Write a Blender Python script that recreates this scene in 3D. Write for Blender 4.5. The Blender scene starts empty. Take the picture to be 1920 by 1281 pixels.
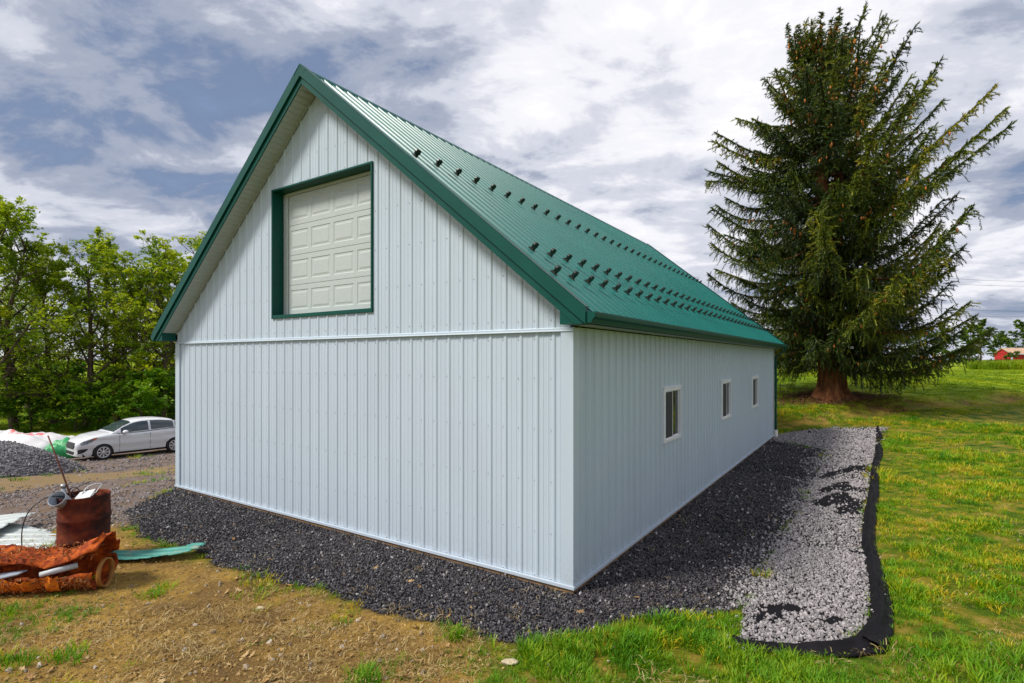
import bpy, math, random
import numpy as np
from mathutils import Vector, Matrix, Euler
R = math.radians
random.seed(7)
rng = np.random.default_rng(7)
scene = bpy.context.scene
COL = scene.collection

# ------------------------------------------------------------------ camera, sky, sun, exposure
CAM_H = 2.68
F_PX, CX, HY = 1020.0, 960.0, 675.0          # focal length, centre column and horizon row in photo pixels
cam = bpy.data.cameras.new('camera')
cam.lens = F_PX / 1920 * 36
cam.sensor_width = 36
cam.shift_y = (HY - 640.5) / 1920
cam.clip_start = 0.05
cam.clip_end = 6000
cam_ob = bpy.data.objects.new('camera', cam)
COL.objects.link(cam_ob)
cam_ob.location = (0, 0, CAM_H)
cam_ob.rotation_euler = (R(90), 0, 0)
scene.camera = cam_ob

SUN_EL = R(50)
SUN_AZ = Vector((-0.95, -0.32)).normalized()      # horizontal direction towards the sun
sun_dir = Vector((SUN_AZ.x * math.cos(SUN_EL), SUN_AZ.y * math.cos(SUN_EL), math.sin(SUN_EL)))
sun = bpy.data.lights.new('sun', 'SUN')
sun.energy = 2.4
sun.angle = R(13)
sun.color = (1.0, 0.95, 0.87)
sun_ob = bpy.data.objects.new('sun', sun)
COL.objects.link(sun_ob)
sun_ob.rotation_euler = sun_dir.to_track_quat('Z', 'Y').to_euler()
sun_ob.location = (-30, -10, 40)

world = bpy.data.worlds.new('World')
scene.world = world
world.use_nodes = True


def build_world():
    nt = world.node_tree
    N, L = nt.nodes, nt.links
    N.clear()
    out = N.new('ShaderNodeOutputWorld')
    bg = N.new('ShaderNodeBackground')
    bg.inputs['Strength'].default_value = 0.1
    sky = N.new('ShaderNodeTexSky')
    sky.sky_type = 'NISHITA'
    sky.sun_disc = False
    sky.sun_elevation = SUN_EL
    sky.sun_rotation = math.atan2(SUN_AZ.x, SUN_AZ.y)
    tc = N.new('ShaderNodeTexCoord')
    sep = N.new('ShaderNodeSeparateXYZ')
    L.new(tc.outputs['Generated'], sep.inputs[0])

    def mth(op, a, b=None, clamp=False):
        m = N.new('ShaderNodeMath')
        m.operation = op
        m.use_clamp = clamp
        for i, v in enumerate((a, b)):
            if v is None:
                continue
            if isinstance(v, (int, float)):
                m.inputs[i].default_value = v
            else:
                L.new(v, m.inputs[i])
        return m.outputs[0]
    zc = mth('ADD', mth('MAXIMUM', sep.outputs['Z'], 0.0), 0.22)
    px, py = mth('DIVIDE', sep.outputs['X'], zc), mth('DIVIDE', sep.outputs['Y'], zc)
    cmb = N.new('ShaderNodeCombineXYZ')
    L.new(px, cmb.inputs[0])
    L.new(py, cmb.inputs[1])

    def noise(scale, detail, rough, dist, off):
        mp = N.new('ShaderNodeMapping')
        mp.inputs['Location'].default_value = off
        mp.inputs['Rotation'].default_value = (0, 0, R(28))
        mp.inputs['Scale'].default_value = (1.0, 1.3, 1.0)
        L.new(cmb.outputs[0], mp.inputs[0])
        n = N.new('ShaderNodeTexNoise')
        n.inputs['Scale'].default_value = scale
        n.inputs['Detail'].default_value = detail
        n.inputs['Roughness'].default_value = rough
        n.inputs['Distortion'].default_value = dist
        L.new(mp.outputs[0], n.inputs['Vector'])
        return n.outputs['Fac']

    def ramp(fac, stops):
        r = N.new('ShaderNodeValToRGB')
        r.color_ramp.interpolation = 'EASE'
        el = r.color_ramp.elements
        el[0].position, el[0].color = stops[0][0], (*stops[0][1], 1)
        el[1].position, el[1].color = stops[-1][0], (*stops[-1][1], 1)
        for p, c in stops[1:-1]:
            e = el.new(p)
            e.color = (*c, 1)
        L.new(fac, r.inputs[0])
        return r.outputs['Color']
    big = noise(0.62, 4, 0.5, 0.3, (1.49, 7.70, 0))
    fine = noise(2.7, 10, 0.60, 0.25, (6.49, 1.80, 2.0))
    v = mth('ADD', mth('MULTIPLY', big, 0.46), mth('MULTIPLY', fine, 0.54))
    cloud = ramp(v, [(0.37, (1.05, 1.4, 2.2)), (0.44, (2.15, 2.4, 3.05)), (0.50, (3.7, 3.85, 4.35)), (0.565, (5.1, 5.1, 5.4)), (0.65, (6.2, 6.1, 6.1))])
    # thin breaks where the blue sky itself shows through
    gap = mth('MULTIPLY', mth('SUBTRACT', 0.43, v, True), 7.0, True)
    mx = N.new('ShaderNodeMix')
    mx.data_type = 'RGBA'
    L.new(mth('MULTIPLY', gap, 0.25), mx.inputs['Factor'])
    L.new(cloud, mx.inputs[6])
    L.new(sky.outputs[0], mx.inputs[7])
    L.new(mx.outputs[2], bg.inputs['Color'])
    L.new(bg.outputs[0], out.inputs['Surface'])


build_world()
scene.view_settings.view_transform = 'Standard'
scene.view_settings.look = 'None'
scene.view_settings.gamma = 1
scene.view_settings.use_curve_mapping = False
scene.view_settings.exposure = 0.86
scene.render.film_transparent = False
scene.cycles.max_bounces = 6
scene.cycles.transparent_max_bounces = 6
scene.cycles.use_denoising = True
scene.cycles.denoising_prefilter = 'FAST'
scene.cycles.denoising_quality = 'BALANCED'
world.cycles.sampling_method = 'MANUAL'
world.cycles.sample_map_resolution = 256

# ------------------------------------------------------------------ helpers
MATS = {}


def nodes_of(name):
    m = bpy.data.materials.new(name)
    m.use_nodes = True
    nt = m.node_tree
    return m, nt, nt.nodes['Principled BSDF'], nt.nodes['Material Output']


def nz(nt, scale, detail=4, rough=0.55, coord='Object', stretch=None, dist=0.0):
    """A noise factor on object or world position."""
    N, L = nt.nodes, nt.links
    if coord == 'World':
        src = N.new('ShaderNodeNewGeometry').outputs['Position']
    else:
        src = N.new('ShaderNodeTexCoord').outputs['Object']
    if stretch:
        mp = N.new('ShaderNodeMapping')
        mp.inputs['Scale'].default_value = stretch
        L.new(src, mp.inputs[0])
        src = mp.outputs[0]
    n = N.new('ShaderNodeTexNoise')
    n.inputs['Scale'].default_value = scale
    n.inputs['Detail'].default_value = detail
    n.inputs['Roughness'].default_value = rough
    n.inputs['Distortion'].default_value = dist
    L.new(src, n.inputs['Vector'])
    return n.outputs['Fac']


def rampn(nt, fac, stops, interp='LINEAR'):
    r = nt.nodes.new('ShaderNodeValToRGB')
    r.color_ramp.interpolation = interp
    el = r.color_ramp.elements
    el[0].position, el[0].color = stops[0][0], (*stops[0][1], 1)
    el[1].position, el[1].color = stops[-1][0], (*stops[-1][1], 1)
    for p, c in stops[1:-1]:
        e = el.new(p)
        e.color = (*c, 1)
    nt.links.new(fac, r.inputs[0])
    return r.outputs['Color']


def mixc(nt, fac, a, b, mode='MIX'):
    m = nt.nodes.new('ShaderNodeMix')
    m.data_type = 'RGBA'
    m.blend_type = mode
    for sock, v in ((m.inputs['Factor'], fac), (m.inputs[6], a), (m.inputs[7], b)):
        if isinstance(v, (int, float)):
            sock.default_value = v
        elif isinstance(v, tuple):
            sock.default_value = (*v, 1)
        else:
            nt.links.new(v, sock)
    return m.outputs[2]


def mathn(nt, op, a, b, clamp=False):
    m = nt.nodes.new('ShaderNodeMath')
    m.operation = op
    m.use_clamp = clamp
    for i, v in enumerate((a, b)):
        if isinstance(v, (int, float)):
            m.inputs[i].default_value = v
        else:
            nt.links.new(v, m.inputs[i])
    return m.outputs[0]


def bump(nt, bsdf, fac, strength, dist):
    b = nt.nodes.new('ShaderNodeBump')
    b.inputs['Strength'].default_value = strength
    b.inputs['Distance'].default_value = dist
    nt.links.new(fac, b.inputs['Height'])
    nt.links.new(b.outputs[0], bsdf.inputs['Normal'])


def mat(name, col, rough=0.5, metal=0.0, var=0.12, scale=3.0, spec=0.5, bmp=0.0, bscale=40, dirt=None, stretch=None, coord='Object'):
    """Painted or plain surface: base colour with soft mottling, uneven gloss, optional dirt stain and fine relief."""
    if name in MATS:
        return MATS[name]
    m, nt, b, out = nodes_of(name)
    n1 = nz(nt, scale, 5, 0.6, coord, stretch)
    lo = tuple(max(0, c * (1 - var)) for c in col)
    hi = tuple(min(1, c * (1 + var)) for c in col)
    c = rampn(nt, n1, [(0.3, lo), (0.7, hi)])
    if dirt:
        n2 = nz(nt, dirt[1], 6, 0.65, coord)
        c = mixc(nt, rampn(nt, n2, [(dirt[2], (0, 0, 0)), (dirt[2] + 0.16, (1, 1, 1))]), c, dirt[0])
    nt.links.new(c, b.inputs['Base Color'])
    rr = nt.nodes.new('ShaderNodeMapRange')
    nt.links.new(n1, rr.inputs[0])
    rr.inputs[3].default_value = max(0.02, rough - 0.07)
    rr.inputs[4].default_value = min(1, rough + 0.07)
    nt.links.new(rr.outputs[0], b.inputs['Roughness'])
    b.inputs['Metallic'].default_value = metal
    b.inputs['Specular IOR Level'].default_value = spec
    if bmp:
        bump(nt, b, nz(nt, bscale, 5, 0.6, coord), bmp, 0.01)
    MATS[name] = m
    return m


class MB:
    """Collects faces; build() links them as one mesh object."""

    def __init__(self):
        self.v, self.f, self.mi = [], [], []
        self.cur = 0

    def add(self, vs, fs):
        o = len(self.v)
        self.v.extend([tuple(p) for p in vs])
        for f in fs:
            self.f.append(tuple(o + i for i in f))
            self.mi.append(self.cur)
        return self

    def box(self, x0, x1, y0, y1, z0, z1):
        vs = [(x0, y0, z0), (x1, y0, z0), (x1, y1, z0), (x0, y1, z0), (x0, y0, z1), (x1, y0, z1), (x1, y1, z1), (x0, y1, z1)]
        return self.add(vs, [(0, 3, 2, 1), (4, 5, 6, 7), (0, 1, 5, 4), (1, 2, 6, 5), (2, 3, 7, 6), (3, 0, 4, 7)])

    def loft(self, rings, closed=True, caps=True):
        n = len(rings[0])
        vs = [p for r in rings for p in r]
        fs = []
        for i in range(len(rings) - 1):
            for j in range(n if closed else n - 1):
                k = (j + 1) % n
                fs.append((i * n + j, i * n + k, (i + 1) * n + k, (i + 1) * n + j))
        if caps and closed:
            fs.append(tuple(range(n - 1, -1, -1)))
            fs.append(tuple((len(rings) - 1) * n + j for j in range(n)))
        return self.add(vs, fs)

    def tube(self, pts, rad, n=8, caps=True):
        pts = [Vector(p) for p in pts]
        rads = rad if isinstance(rad, (list, tuple, np.ndarray)) else [rad] * len(pts)
        rings = []
        ref = None
        for i, p in enumerate(pts):
            d = (pts[min(i + 1, len(pts) - 1)] - pts[max(i - 1, 0)]).normalized()
            if ref is None:
                ref = Vector((0, 0, 1)) if abs(d.z) < 0.9 else Vector((1, 0, 0))
            a = d.cross(ref)
            if a.length < 1e-5:
                a = d.cross(Vector((0.3, 0.9, 0.1)))
            a.normalize()
            b = d.cross(a).normalized()
            ref = -b if False else a.cross(d)
            rings.append([p + (a * math.cos(t) + b * math.sin(t)) * rads[i] for t in [2 * math.pi * k / n for k in range(n)]])
        return self.loft(rings, True, caps)

    def lathe(self, prof, n=32, c=(0, 0, 0)):
        rings = [[(c[0] + r * math.cos(2 * math.pi * k / n), c[1] + r * math.sin(2 * math.pi * k / n), c[2] + z) for k in range(n)] for r, z in prof]
        return self.loft(rings, True, False)

    def prism(self, poly, d):
        """poly: 3D points, d: extrusion vector"""
        d = Vector(d)
        a = [Vector(p) for p in poly]
        return self.loft([a, [p + d for p in a]], True, True)

    def build(self, name, material=None, parent=None, smooth=False, bevel=0.0):
        me = bpy.data.meshes.new(name)
        me.from_pydata(self.v, [], self.f)
        mats = material if isinstance(material, (list, tuple)) else [material]
        for m in mats:
            if m:
                me.materials.append(m)
        if len(mats) > 1:
            me.polygons.foreach_set('material_index', self.mi)
        if smooth:
            me.polygons.foreach_set('use_smooth', [True] * len(me.polygons))
        me.update()
        o = bpy.data.objects.new(name, me)
        COL.objects.link(o)
        if parent:
            o.parent = parent
        if bevel:
            md = o.modifiers.new('bevel', 'BEVEL')
            md.width = bevel
            md.segments = 2
            md.limit_method = 'ANGLE'
        return o


def tag(o, label=None, cat=None, group=None, kind=None):
    if label:
        o['label'] = label
    if cat:
        o['category'] = cat
    if group:
        o['group'] = group
    if kind:
        o['kind'] = kind
    return o


def empty(name, loc=(0, 0, 0), rz=0):
    o = bpy.data.objects.new(name, None)
    o.empty_display_size = 0.2
    COL.objects.link(o)
    o.location = loc
    o.rotation_euler = (0, 0, rz)
    return o


def np_mesh(name, V, Fq, material, parent=None, smooth=False, attr=None):
    """Mesh object from numpy arrays (faces all of one size); attr: {name: per-face float}"""
    me = bpy.data.meshes.new(name)
    V = np.ascontiguousarray(V, dtype=np.float32)
    Fq = np.ascontiguousarray(Fq, dtype=np.int32)
    k = Fq.shape[1]
    me.vertices.add(len(V))
    me.vertices.foreach_set('co', V.ravel())
    me.loops.add(Fq.size)
    me.loops.foreach_set('vertex_index', Fq.ravel())
    me.polygons.add(len(Fq))
    me.polygons.foreach_set('loop_start', np.arange(0, Fq.size, k, dtype=np.int32))
    me.polygons.foreach_set('loop_total', np.full(len(Fq), k, dtype=np.int32))
    if smooth:
        me.polygons.foreach_set('use_smooth', np.ones(len(Fq), dtype=bool))
    if attr:
        for an, (dom, vals) in attr.items():
            a = me.attributes.new(an, 'FLOAT', dom)
            a.data.foreach_set('value', np.ascontiguousarray(vals, dtype=np.float32))
    for m in (material if isinstance(material, (list, tuple)) else [material]):
        me.materials.append(m)
    me.update(calc_edges=True)
    o = bpy.data.objects.new(name, me)
    COL.objects.link(o)
    if parent:
        o.parent = parent
    return o


def copy_tree(o, parent=None):
    c = o.copy()
    COL.objects.link(c)
    c.parent = parent
    for ch in list(o.children):
        copy_tree(ch, c)
    return c


def scatter(name, pts, rot, scl, idx, protos, label, cat=None):
    """Uncountable stuff: prototype meshes instanced on the points of one object."""
    pc = bpy.data.collections.new(name + '_kinds')
    for i, p in enumerate(protos):
        p.name = '%s_kind_%02d' % (name, i)
        for c in list(p.users_collection):
            c.objects.unlink(p)
        pc.objects.link(p)
    me = bpy.data.meshes.new(name)
    n = len(pts)
    me.vertices.add(n)
    me.vertices.foreach_set('co', np.ascontiguousarray(pts, dtype=np.float32).ravel())
    a = me.attributes.new('rot', 'FLOAT_VECTOR', 'POINT')
    a.data.foreach_set('vector', np.ascontiguousarray(rot, dtype=np.float32).ravel())
    a = me.attributes.new('scl', 'FLOAT_VECTOR', 'POINT')
    s = np.asarray(scl, dtype=np.float32)
    if s.ndim == 1:
        s = np.repeat(s[:, None], 3, 1)
    a.data.foreach_set('vector', np.ascontiguousarray(s).ravel())
    a = me.attributes.new('idx', 'INT', 'POINT')
    a.data.foreach_set('value', np.ascontiguousarray(idx, dtype=np.int32))
    o = bpy.data.objects.new(name, me)
    COL.objects.link(o)
    ng = bpy.data.node_groups.new(name, 'GeometryNodeTree')
    ng.interface.new_socket('Geometry', in_out='INPUT', socket_type='NodeSocketGeometry')
    ng.interface.new_socket('Geometry', in_out='OUTPUT', socket_type='NodeSocketGeometry')
    N, L = ng.nodes, ng.links
    gi, go = N.new('NodeGroupInput'), N.new('NodeGroupOutput')
    ip = N.new('GeometryNodeInstanceOnPoints')
    ci = N.new('GeometryNodeCollectionInfo')
    ci.inputs['Collection'].default_value = pc
    ci.inputs['Separate Children'].default_value = True
    ci.inputs['Reset Children'].default_value = True
    ip.inputs['Pick Instance'].default_value = True

    def na(nm, ty):
        q = N.new('GeometryNodeInputNamedAttribute')
        q.data_type = ty
        q.inputs['Name'].default_value = nm
        return q.outputs['Attribute']
    e2r = N.new('FunctionNodeEulerToRotation')
    L.new(na('rot', 'FLOAT_VECTOR'), e2r.inputs[0])
    L.new(gi.outputs[0], ip.inputs['Points'])
    L.new(ci.outputs[0], ip.inputs['Instance'])
    L.new(na('idx', 'INT'), ip.inputs['Instance Index'])
    L.new(e2r.outputs[0], ip.inputs['Rotation'])
    L.new(na('scl', 'FLOAT_VECTOR'), ip.inputs['Scale'])
    L.new(ip.outputs[0], go.inputs[0])
    md = o.modifiers.new('scatter', 'NODES')
    md.node_group = ng
    tag(o, label, cat, None, 'stuff')
    return o


# ------------------------------------------------------------------ terrain
# barn frame: near corner, direction of the gable wall (to the left) and of the long wall (to the right)
d0 = F_PX * CAM_H / 437
C0 = np.array([(1073 - CX) / F_PX * d0, d0])
G = np.array([-1539.0, 1020.0]); G /= np.linalg.norm(G)
E_ = np.array([676.0, 1020.0]); E_ /= np.linalg.norm(E_)
BW, BL = 9.19, 15.20

ctrl = np.array([
    (0, 0, .95), (-3, 2.5, .35), (3, 2.5, .4), (0.7, 4.6, .02), (-2, 5.4, 0), (-5.4, 6.4, 0), (-6.5, 8.6, 0), (-6.97, 11.3, -.05), (4, 6, 0), (5.4, 8.4, 0), (9, 13.3, 0), (2.6, 5.2, 0.03),
    (13, 19.5, .05), (9.1, 18.9, 0), (1.4, 24, 0), (-3, 18, -.1), (5.2, 4.2, .12), (8, 6, .16), (10, 9, .2), (14, 14, .28), (17.5, 18.5, .35), (16, 20.6, .38), (19, 21.2, .42),
    (14, 24, 1.03), (19, 25.6, 1.0), (25, 29.5, 1.12), (24, 24.8, .48), (31, 28.5, .6), (11, 24.5, 0.8), (8, 28, .9), (30, 32, 1.2), (40, 70, 1.35), (60, 60, 1.5), (22, 60, 1.2), (120, 130, 2.2), (80, 140, 2.2), (60, 30, 1.5),
    (-16.2, 21.6, -1.2), (-14.2, 23.5, -1.22), (-18.5, 21, -1.22), (-9, 13, -.3), (-12, 17, -.85), (-10, 10, -.2), (-14, 14.5, -.5), (-8, 6.5, 0), (-9, 3, .1),
    (-30, 32, -1.35), (-18, 32, -1.35), (-10, 34, -1.2), (-40, 60, -1.3), (-60, 90, -1.2), (0, 60, 0), (0, 130, 1), (-100, 100, -1), (-60, 20, -1), (60, -20, 1), (-40, -20, 0), (0, -60, 1.5)], dtype=float)


def tps_fit(P):
    n = len(P)
    d = np.linalg.norm(P[:, None, :2] - P[None, :, :2], axis=2)
    K = np.where(d > 0, d * d * np.log(np.maximum(d, 1e-9)), 0) + np.eye(n) * 0.4
    A = np.zeros((n + 3, n + 3))
    A[:n, :n] = K
    A[:n, n] = 1
    A[:n, n + 1:] = P[:, :2]
    A[n:, :n] = A[:n, n:].T
    b = np.concatenate([P[:, 2], np.zeros(3)])
    return np.linalg.solve(A, b)


W_TPS = tps_fit(ctrl)


def vnoise(x, y, seed=0):
    """Smooth value noise, vectorised."""
    xi, yi = np.floor(x).astype(np.int64), np.floor(y).astype(np.int64)
    fx, fy = x - xi, y - yi
    fx, fy = fx * fx * (3 - 2 * fx), fy * fy * (3 - 2 * fy)

    def h(a, b):
        n = (a * 374761393 + b * 668265263 + seed * 69069) & 0xffffffff
        n = ((n ^ (n >> 13)) * 1274126177) & 0xffffffff
        n = n ^ (n >> 16)
        return (n & 0xffff) / 65535.0
    return (h(xi, yi) * (1 - fx) + h(xi + 1, yi) * fx) * (1 - fy) + (h(xi, yi + 1) * (1 - fx) + h(xi + 1, yi + 1) * fx) * fy


def fbm(x, y, seed=0, oct=4):
    s, a, t = 0, 1.0, 0
    for i in range(oct):
        s = s + a * vnoise(x * 2 ** i, y * 2 ** i, seed + i * 17)
        t += a
        a *= .5
    return s / t


def barn_ab(x, y):
    dx, dy = x - C0[0], y - C0[1]
    return -(dx * G[0] + dy * G[1]), dx * E_[0] + dy * E_[1]


def terrain(x, y):
    x, y = np.asarray(x, float), np.asarray(y, float)
    sh = x.shape
    xf, yf = x.ravel(), y.ravel()
    z = np.empty_like(xf)
    for i in range(0, len(xf), 20000):
        a, b = xf[i:i + 20000], yf[i:i + 20000]
        d = np.hypot(a[:, None] - ctrl[None, :, 0], b[:, None] - ctrl[None, :, 1])
        k = np.where(d > 0, d * d * np.log(np.maximum(d, 1e-9)), 0)
        z[i:i + 20000] = k @ W_TPS[:-3] + W_TPS[-3] + W_TPS[-2] * a + W_TPS[-1] * b
    r = np.hypot(xf, yf)
    far = np.clip((r - 110) / 60, 0, 1)
    z = np.clip(z, -1.6, 2.4) * (1 - far) + 1.3 * far
    # level pad round the barn
    a, b = barn_ab(xf, yf)
    da = np.maximum(np.maximum(-BW - a, a), 0)
    db = np.maximum(np.maximum(-b, b - BL), 0)
    w = np.clip(1 - (np.hypot(da, db) - 0.6) / 1.6, 0, 1)
    w = w * w * (3 - 2 * w)
    z = z * (1 - w)
    lump = (fbm(xf * .9, yf * .9, 3, 3) - .5) * .09 + (fbm(xf * 4, yf * 4, 9, 3) - .5) * .03
    line = np.array([(9.0, 20.6), (14.5, 21.9), (20, 24.3), (26, 27.8), (36, 32.5)])
    ld = np.full(xf.shape, 99.0)
    for (ax_, ay_), (bx_, by_) in zip(line[:-1], line[1:]):
        ex, ey = bx_ - ax_, by_ - ay_
        tt = np.clip(((xf - ax_) * ex + (yf - ay_) * ey) / (ex * ex + ey * ey), 0, 1)
        dd = np.hypot(xf - ax_ - ex * tt, yf - ay_ - ey * tt)
        sgn = np.sign(ex * (yf - ay_) - ey * (xf - ax_))
        ld = np.where(dd < np.abs(ld), dd * sgn, ld)
    rough = .5 + 1.0 * fbm(xf * .5, yf * .5, 44, 2)
    z = z + rough * (-.16 * np.exp(-(ld / .45) ** 2) + .14 * np.exp(-((ld - .9) / .5) ** 2))
    near = np.clip((np.hypot(da, db) - .3) / 1.5, 0, 1) * np.clip(1.6 - r / 60, .2, 1)
    z = z + lump * near
    return z.reshape(sh)


def tz(x, y):
    return float(terrain(np.array([x]), np.array([y]))[0])


def gp(px, py):
    """World point on the ground where the photo shows pixel (px, py)."""
    t = np.concatenate([np.arange(3.0, 40, .05), np.arange(40, 200, .5)])
    x, y = (px - CX) / F_PX * t, t
    zr = CAM_H + (HY - py) / F_PX * t
    g = terrain(x, y)
    k = np.nonzero(zr < g)[0]
    i = k[0] if len(k) else len(t) - 1
    if i == 0:
        return np.array([x[0], y[0], g[0]])
    d1, d2 = zr[i - 1] - g[i - 1], g[i] - zr[i]
    q = d1 / (d1 + d2 + 1e-9)
    return np.array([x[i - 1] + (x[i] - x[i - 1]) * q, y[i - 1] + (y[i] - y[i - 1]) * q, g[i - 1] + (g[i] - g[i - 1]) * q])


def gpoly(pts):
    return np.array([gp(*p)[:2] for p in pts])


def poly_sd(P, x, y):
    """Signed distance to polygon (positive inside)."""
    x, y = np.asarray(x, float).ravel(), np.asarray(y, float).ravel()
    n = len(P)
    d = np.full(x.shape, 1e9)
    ins = np.zeros(x.shape, bool)
    for i in range(n):
        ax, ay = P[i]
        bx, by = P[(i + 1) % n]
        ex, ey = bx - ax, by - ay
        t = np.clip(((x - ax) * ex + (y - ay) * ey) / (ex * ex + ey * ey + 1e-12), 0, 1)
        d = np.minimum(d, np.hypot(x - ax - ex * t, y - ay - ey * t))
        c = ((ay > y) != (by > y)) & (x < ex * (y - ay) / (ey + 1e-12) + ax)
        ins ^= c
    return np.where(ins, d, -d)


def cw(a, b):
    p = C0 - a * G + b * E_
    return (p[0], p[1])


crop2 = lambda L: [(1080 + x * .3755, 800 + y * .3755) for x, y in L]
dark_px = [(230, 960), (262, 1008), (330, 1024), (385, 1038), (405, 1060), (470, 1076), (540, 1095), (615, 1108), (680, 1140), (760, 1162), (850, 1172), (905, 1195), (945, 1212), (1000, 1202), (1090, 1186), (1170, 1166), (1260, 1156), (1340, 1150), (1395, 1140), (1432, 1080), (1462, 1012), (1500, 960), (1528, 900), (1548, 846), (1500, 838)]
P_DARK = np.vstack([gpoly(dark_px), [cw(0.2, BL - .6), cw(-.5, BL - .5), cw(-.5, .5), cw(-BW + .3, .5), cw(-BW - .2, .2)]])
light_px = [(1388, 1215), (1480, 1222), (1588, 1212), (1618, 1178), (1632, 1120), (1628, 1060), (1612, 1000), (1620, 950), (1632, 890), (1640, 850), (1652, 812), (1668, 803), (1560, 803), (1480, 812)]
P_LIGHT = np.vstack([gpoly(light_px), [cw(.1, BL + .3), cw(.1, BL - 1.0)], gpoly([(1548, 846), (1528, 900), (1500, 960), (1462, 1012), (1432, 1080), (1395, 1140)])])
PATCH = [gpoly(crop2(q)) for q in (
    [(1180, 380), (1260, 350), (1340, 330), (1400, 370), (1450, 375), (1440, 450), (1270, 445), (1335, 400), (1190, 405)],
    [(1200, 330), (1280, 290), (1360, 280), (1380, 310), (1470, 305), (1465, 335), (1370, 335), (1300, 325), (1215, 340)],
    [(1200, 255), (1300, 225), (1400, 200), (1475, 205), (1475, 235), (1400, 225), (1320, 245), (1220, 265)],
    [(915, 905), (1010, 905), (1100, 900), (1140, 930), (1050, 935), (1000, 985), (960, 1020), (985, 960), (950, 960), (880, 1010), (915, 950)],
    [(1230, 975), (1280, 960), (1340, 985), (1300, 1000), (1240, 1005)])]
# bare yellow-brown soil of the near left, and the driveway beyond it
P_SOIL = np.vstack([gpoly([(-120, 1010), (120, 1000), (220, 960), (265, 1010), (400, 1060), (615, 1108), (760, 1162), (905, 1195), (960, 1225), (900, 1281)]), [(-.6, 3.4), (-4, 2.4), (-9, 2.2), (-11, 5.5)]])
P_DRIVE = np.array([(-5.5, 8.9), cw(-BW, -.2), cw(-BW, 6), (-8, 27), (-30, 26), (-30, 10), (-12, 8.0)])
P_DITCH = np.array([(9.2, 20.3), (14.7, 21.5), (20.2, 23.8), (26.2, 27.3), (36, 32), (36, 33.2), (25.8, 28.4), (19.8, 24.9), (14.3, 22.5), (9.2, 21.2)])
P_BAND = gpoly([(-200, 905), (0, 897), (150, 888), (330, 872), (330, 885), (160, 905), (0, 925), (-200, 945)])


def zones(x, y):
    """Weights of dark gravel, light gravel, soil and driveway at each point; the rest is grass."""
    w1 = (fbm(x * 1.6, y * 1.6, 21, 4) - .5) * .5
    w2 = (fbm(x * 5, y * 5, 31, 3) - .5) * .22
    sd = poly_sd(P_DARK, x, y) + w2 * .8
    sl = poly_sd(P_LIGHT, x, y) + w2 * .25
    ss = poly_sd(P_SOIL, x, y) + w1 * 1.1 + w2
    ss = np.maximum(ss, poly_sd(P_DITCH, x, y) + w1 * 1.6 - .12)
    sv = poly_sd(P_DRIVE, x, y) + w1 * 1.2 + w2
    return (np.clip(sd / .06 + .5, 0, 1), np.clip(sl / .05 + .5, 0, 1), np.clip(ss / .35 + .5, 0, 1), np.clip(sv / .5 + .5, 0, 1))


def axis(lo, hi, fine_lo, fine_hi, h, g=1.11):
    a = list(np.arange(fine_lo, fine_hi + 1e-6, h))
    s, p = h, a[-1]
    while p < hi:
        s = min(s * g, 260)
        p += s
        a.append(p)
    s, p = h, a[0]
    while p > lo:
        s = min(s * g, 260)
        p -= s
        a.insert(0, p)
    return np.array(a)


def ground_material():
    m, nt, b, out = nodes_of('ground_soil_and_turf')
    N, L = nt.nodes, nt.links

    def at(n):
        q = N.new('ShaderNodeAttribute')
        q.attribute_name = n
        return q.outputs['Fac']
    n_big = nz(nt, .55, 5, .6, 'World')
    n_mid = nz(nt, 3.0, 6, .62, 'World')
    n_fine = nz(nt, 26, 6, .7, 'World')
    turf = rampn(nt, n_mid, [(.30, (.018, .045, .002)), (.45, (.075, .13, .003)), (.58, (.21, .175, .016)), (.72, (.36, .245, .06))])
    lawn = rampn(nt, nz(nt, .28, 6, .62, 'World', (1, 2.2, 1)), [(.32, (.075, .15, .003)), (.5, (.19, .28, .003)), (.68, (.36, .38, .005))])
    turf = mixc(nt, at('lawn'), turf, lawn)
    soil = rampn(nt, n_fine, [(.25, (.08, .045, .014)), (.5, (.28, .165, .042)), (.72, (.50, .34, .11))])
    soil = mixc(nt, rampn(nt, n_mid, [(.40, (0, 0, 0)), (.66, (.8, .8, .8))]), soil, (.46, .28, .050))
    soil = mixc(nt, rampn(nt, n_big, [(.45, (0, 0, 0)), (.62, (.75, .75, .75))]), soil, (.11, .062, .030))
    drive = rampn(nt, n_fine, [(.25, (.055, .045, .045)), (.5, (.20, .165, .155)), (.75, (.36, .32, .31))])
    drive = mixc(nt, rampn(nt, n_mid, [(.40, (0, 0, 0)), (.62, (.85, .85, .85))]), drive, (.17, .105, .058))
    drive = mixc(nt, mathn(nt, 'MULTIPLY', at('band'), rampn(nt, n_fine, [(.3, (.15, .15, .15)), (.65, (.9, .9, .9))])), drive, (.32, .215, .075))
    grav = rampn(nt, nz(nt, 60, 5, .7, 'World'), [(.3, (.006, .006, .009)), (.7, (.03, .03, .04))])
    c = mixc(nt, at('soil'), turf, soil)
    c = mixc(nt, at('drive'), c, drive)
    c = mixc(nt, at('gravel'), c, grav)
    L.new(c, b.inputs['Base Color'])
    b.inputs['Roughness'].default_value = .95
    b.inputs['Specular IOR Level'].default_value = .15
    h = mathn(nt, 'ADD', n_fine, mathn(nt, 'MULTIPLY', n_mid, .8))
    bump(nt, b, h, .9, .05)
    return m


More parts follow.
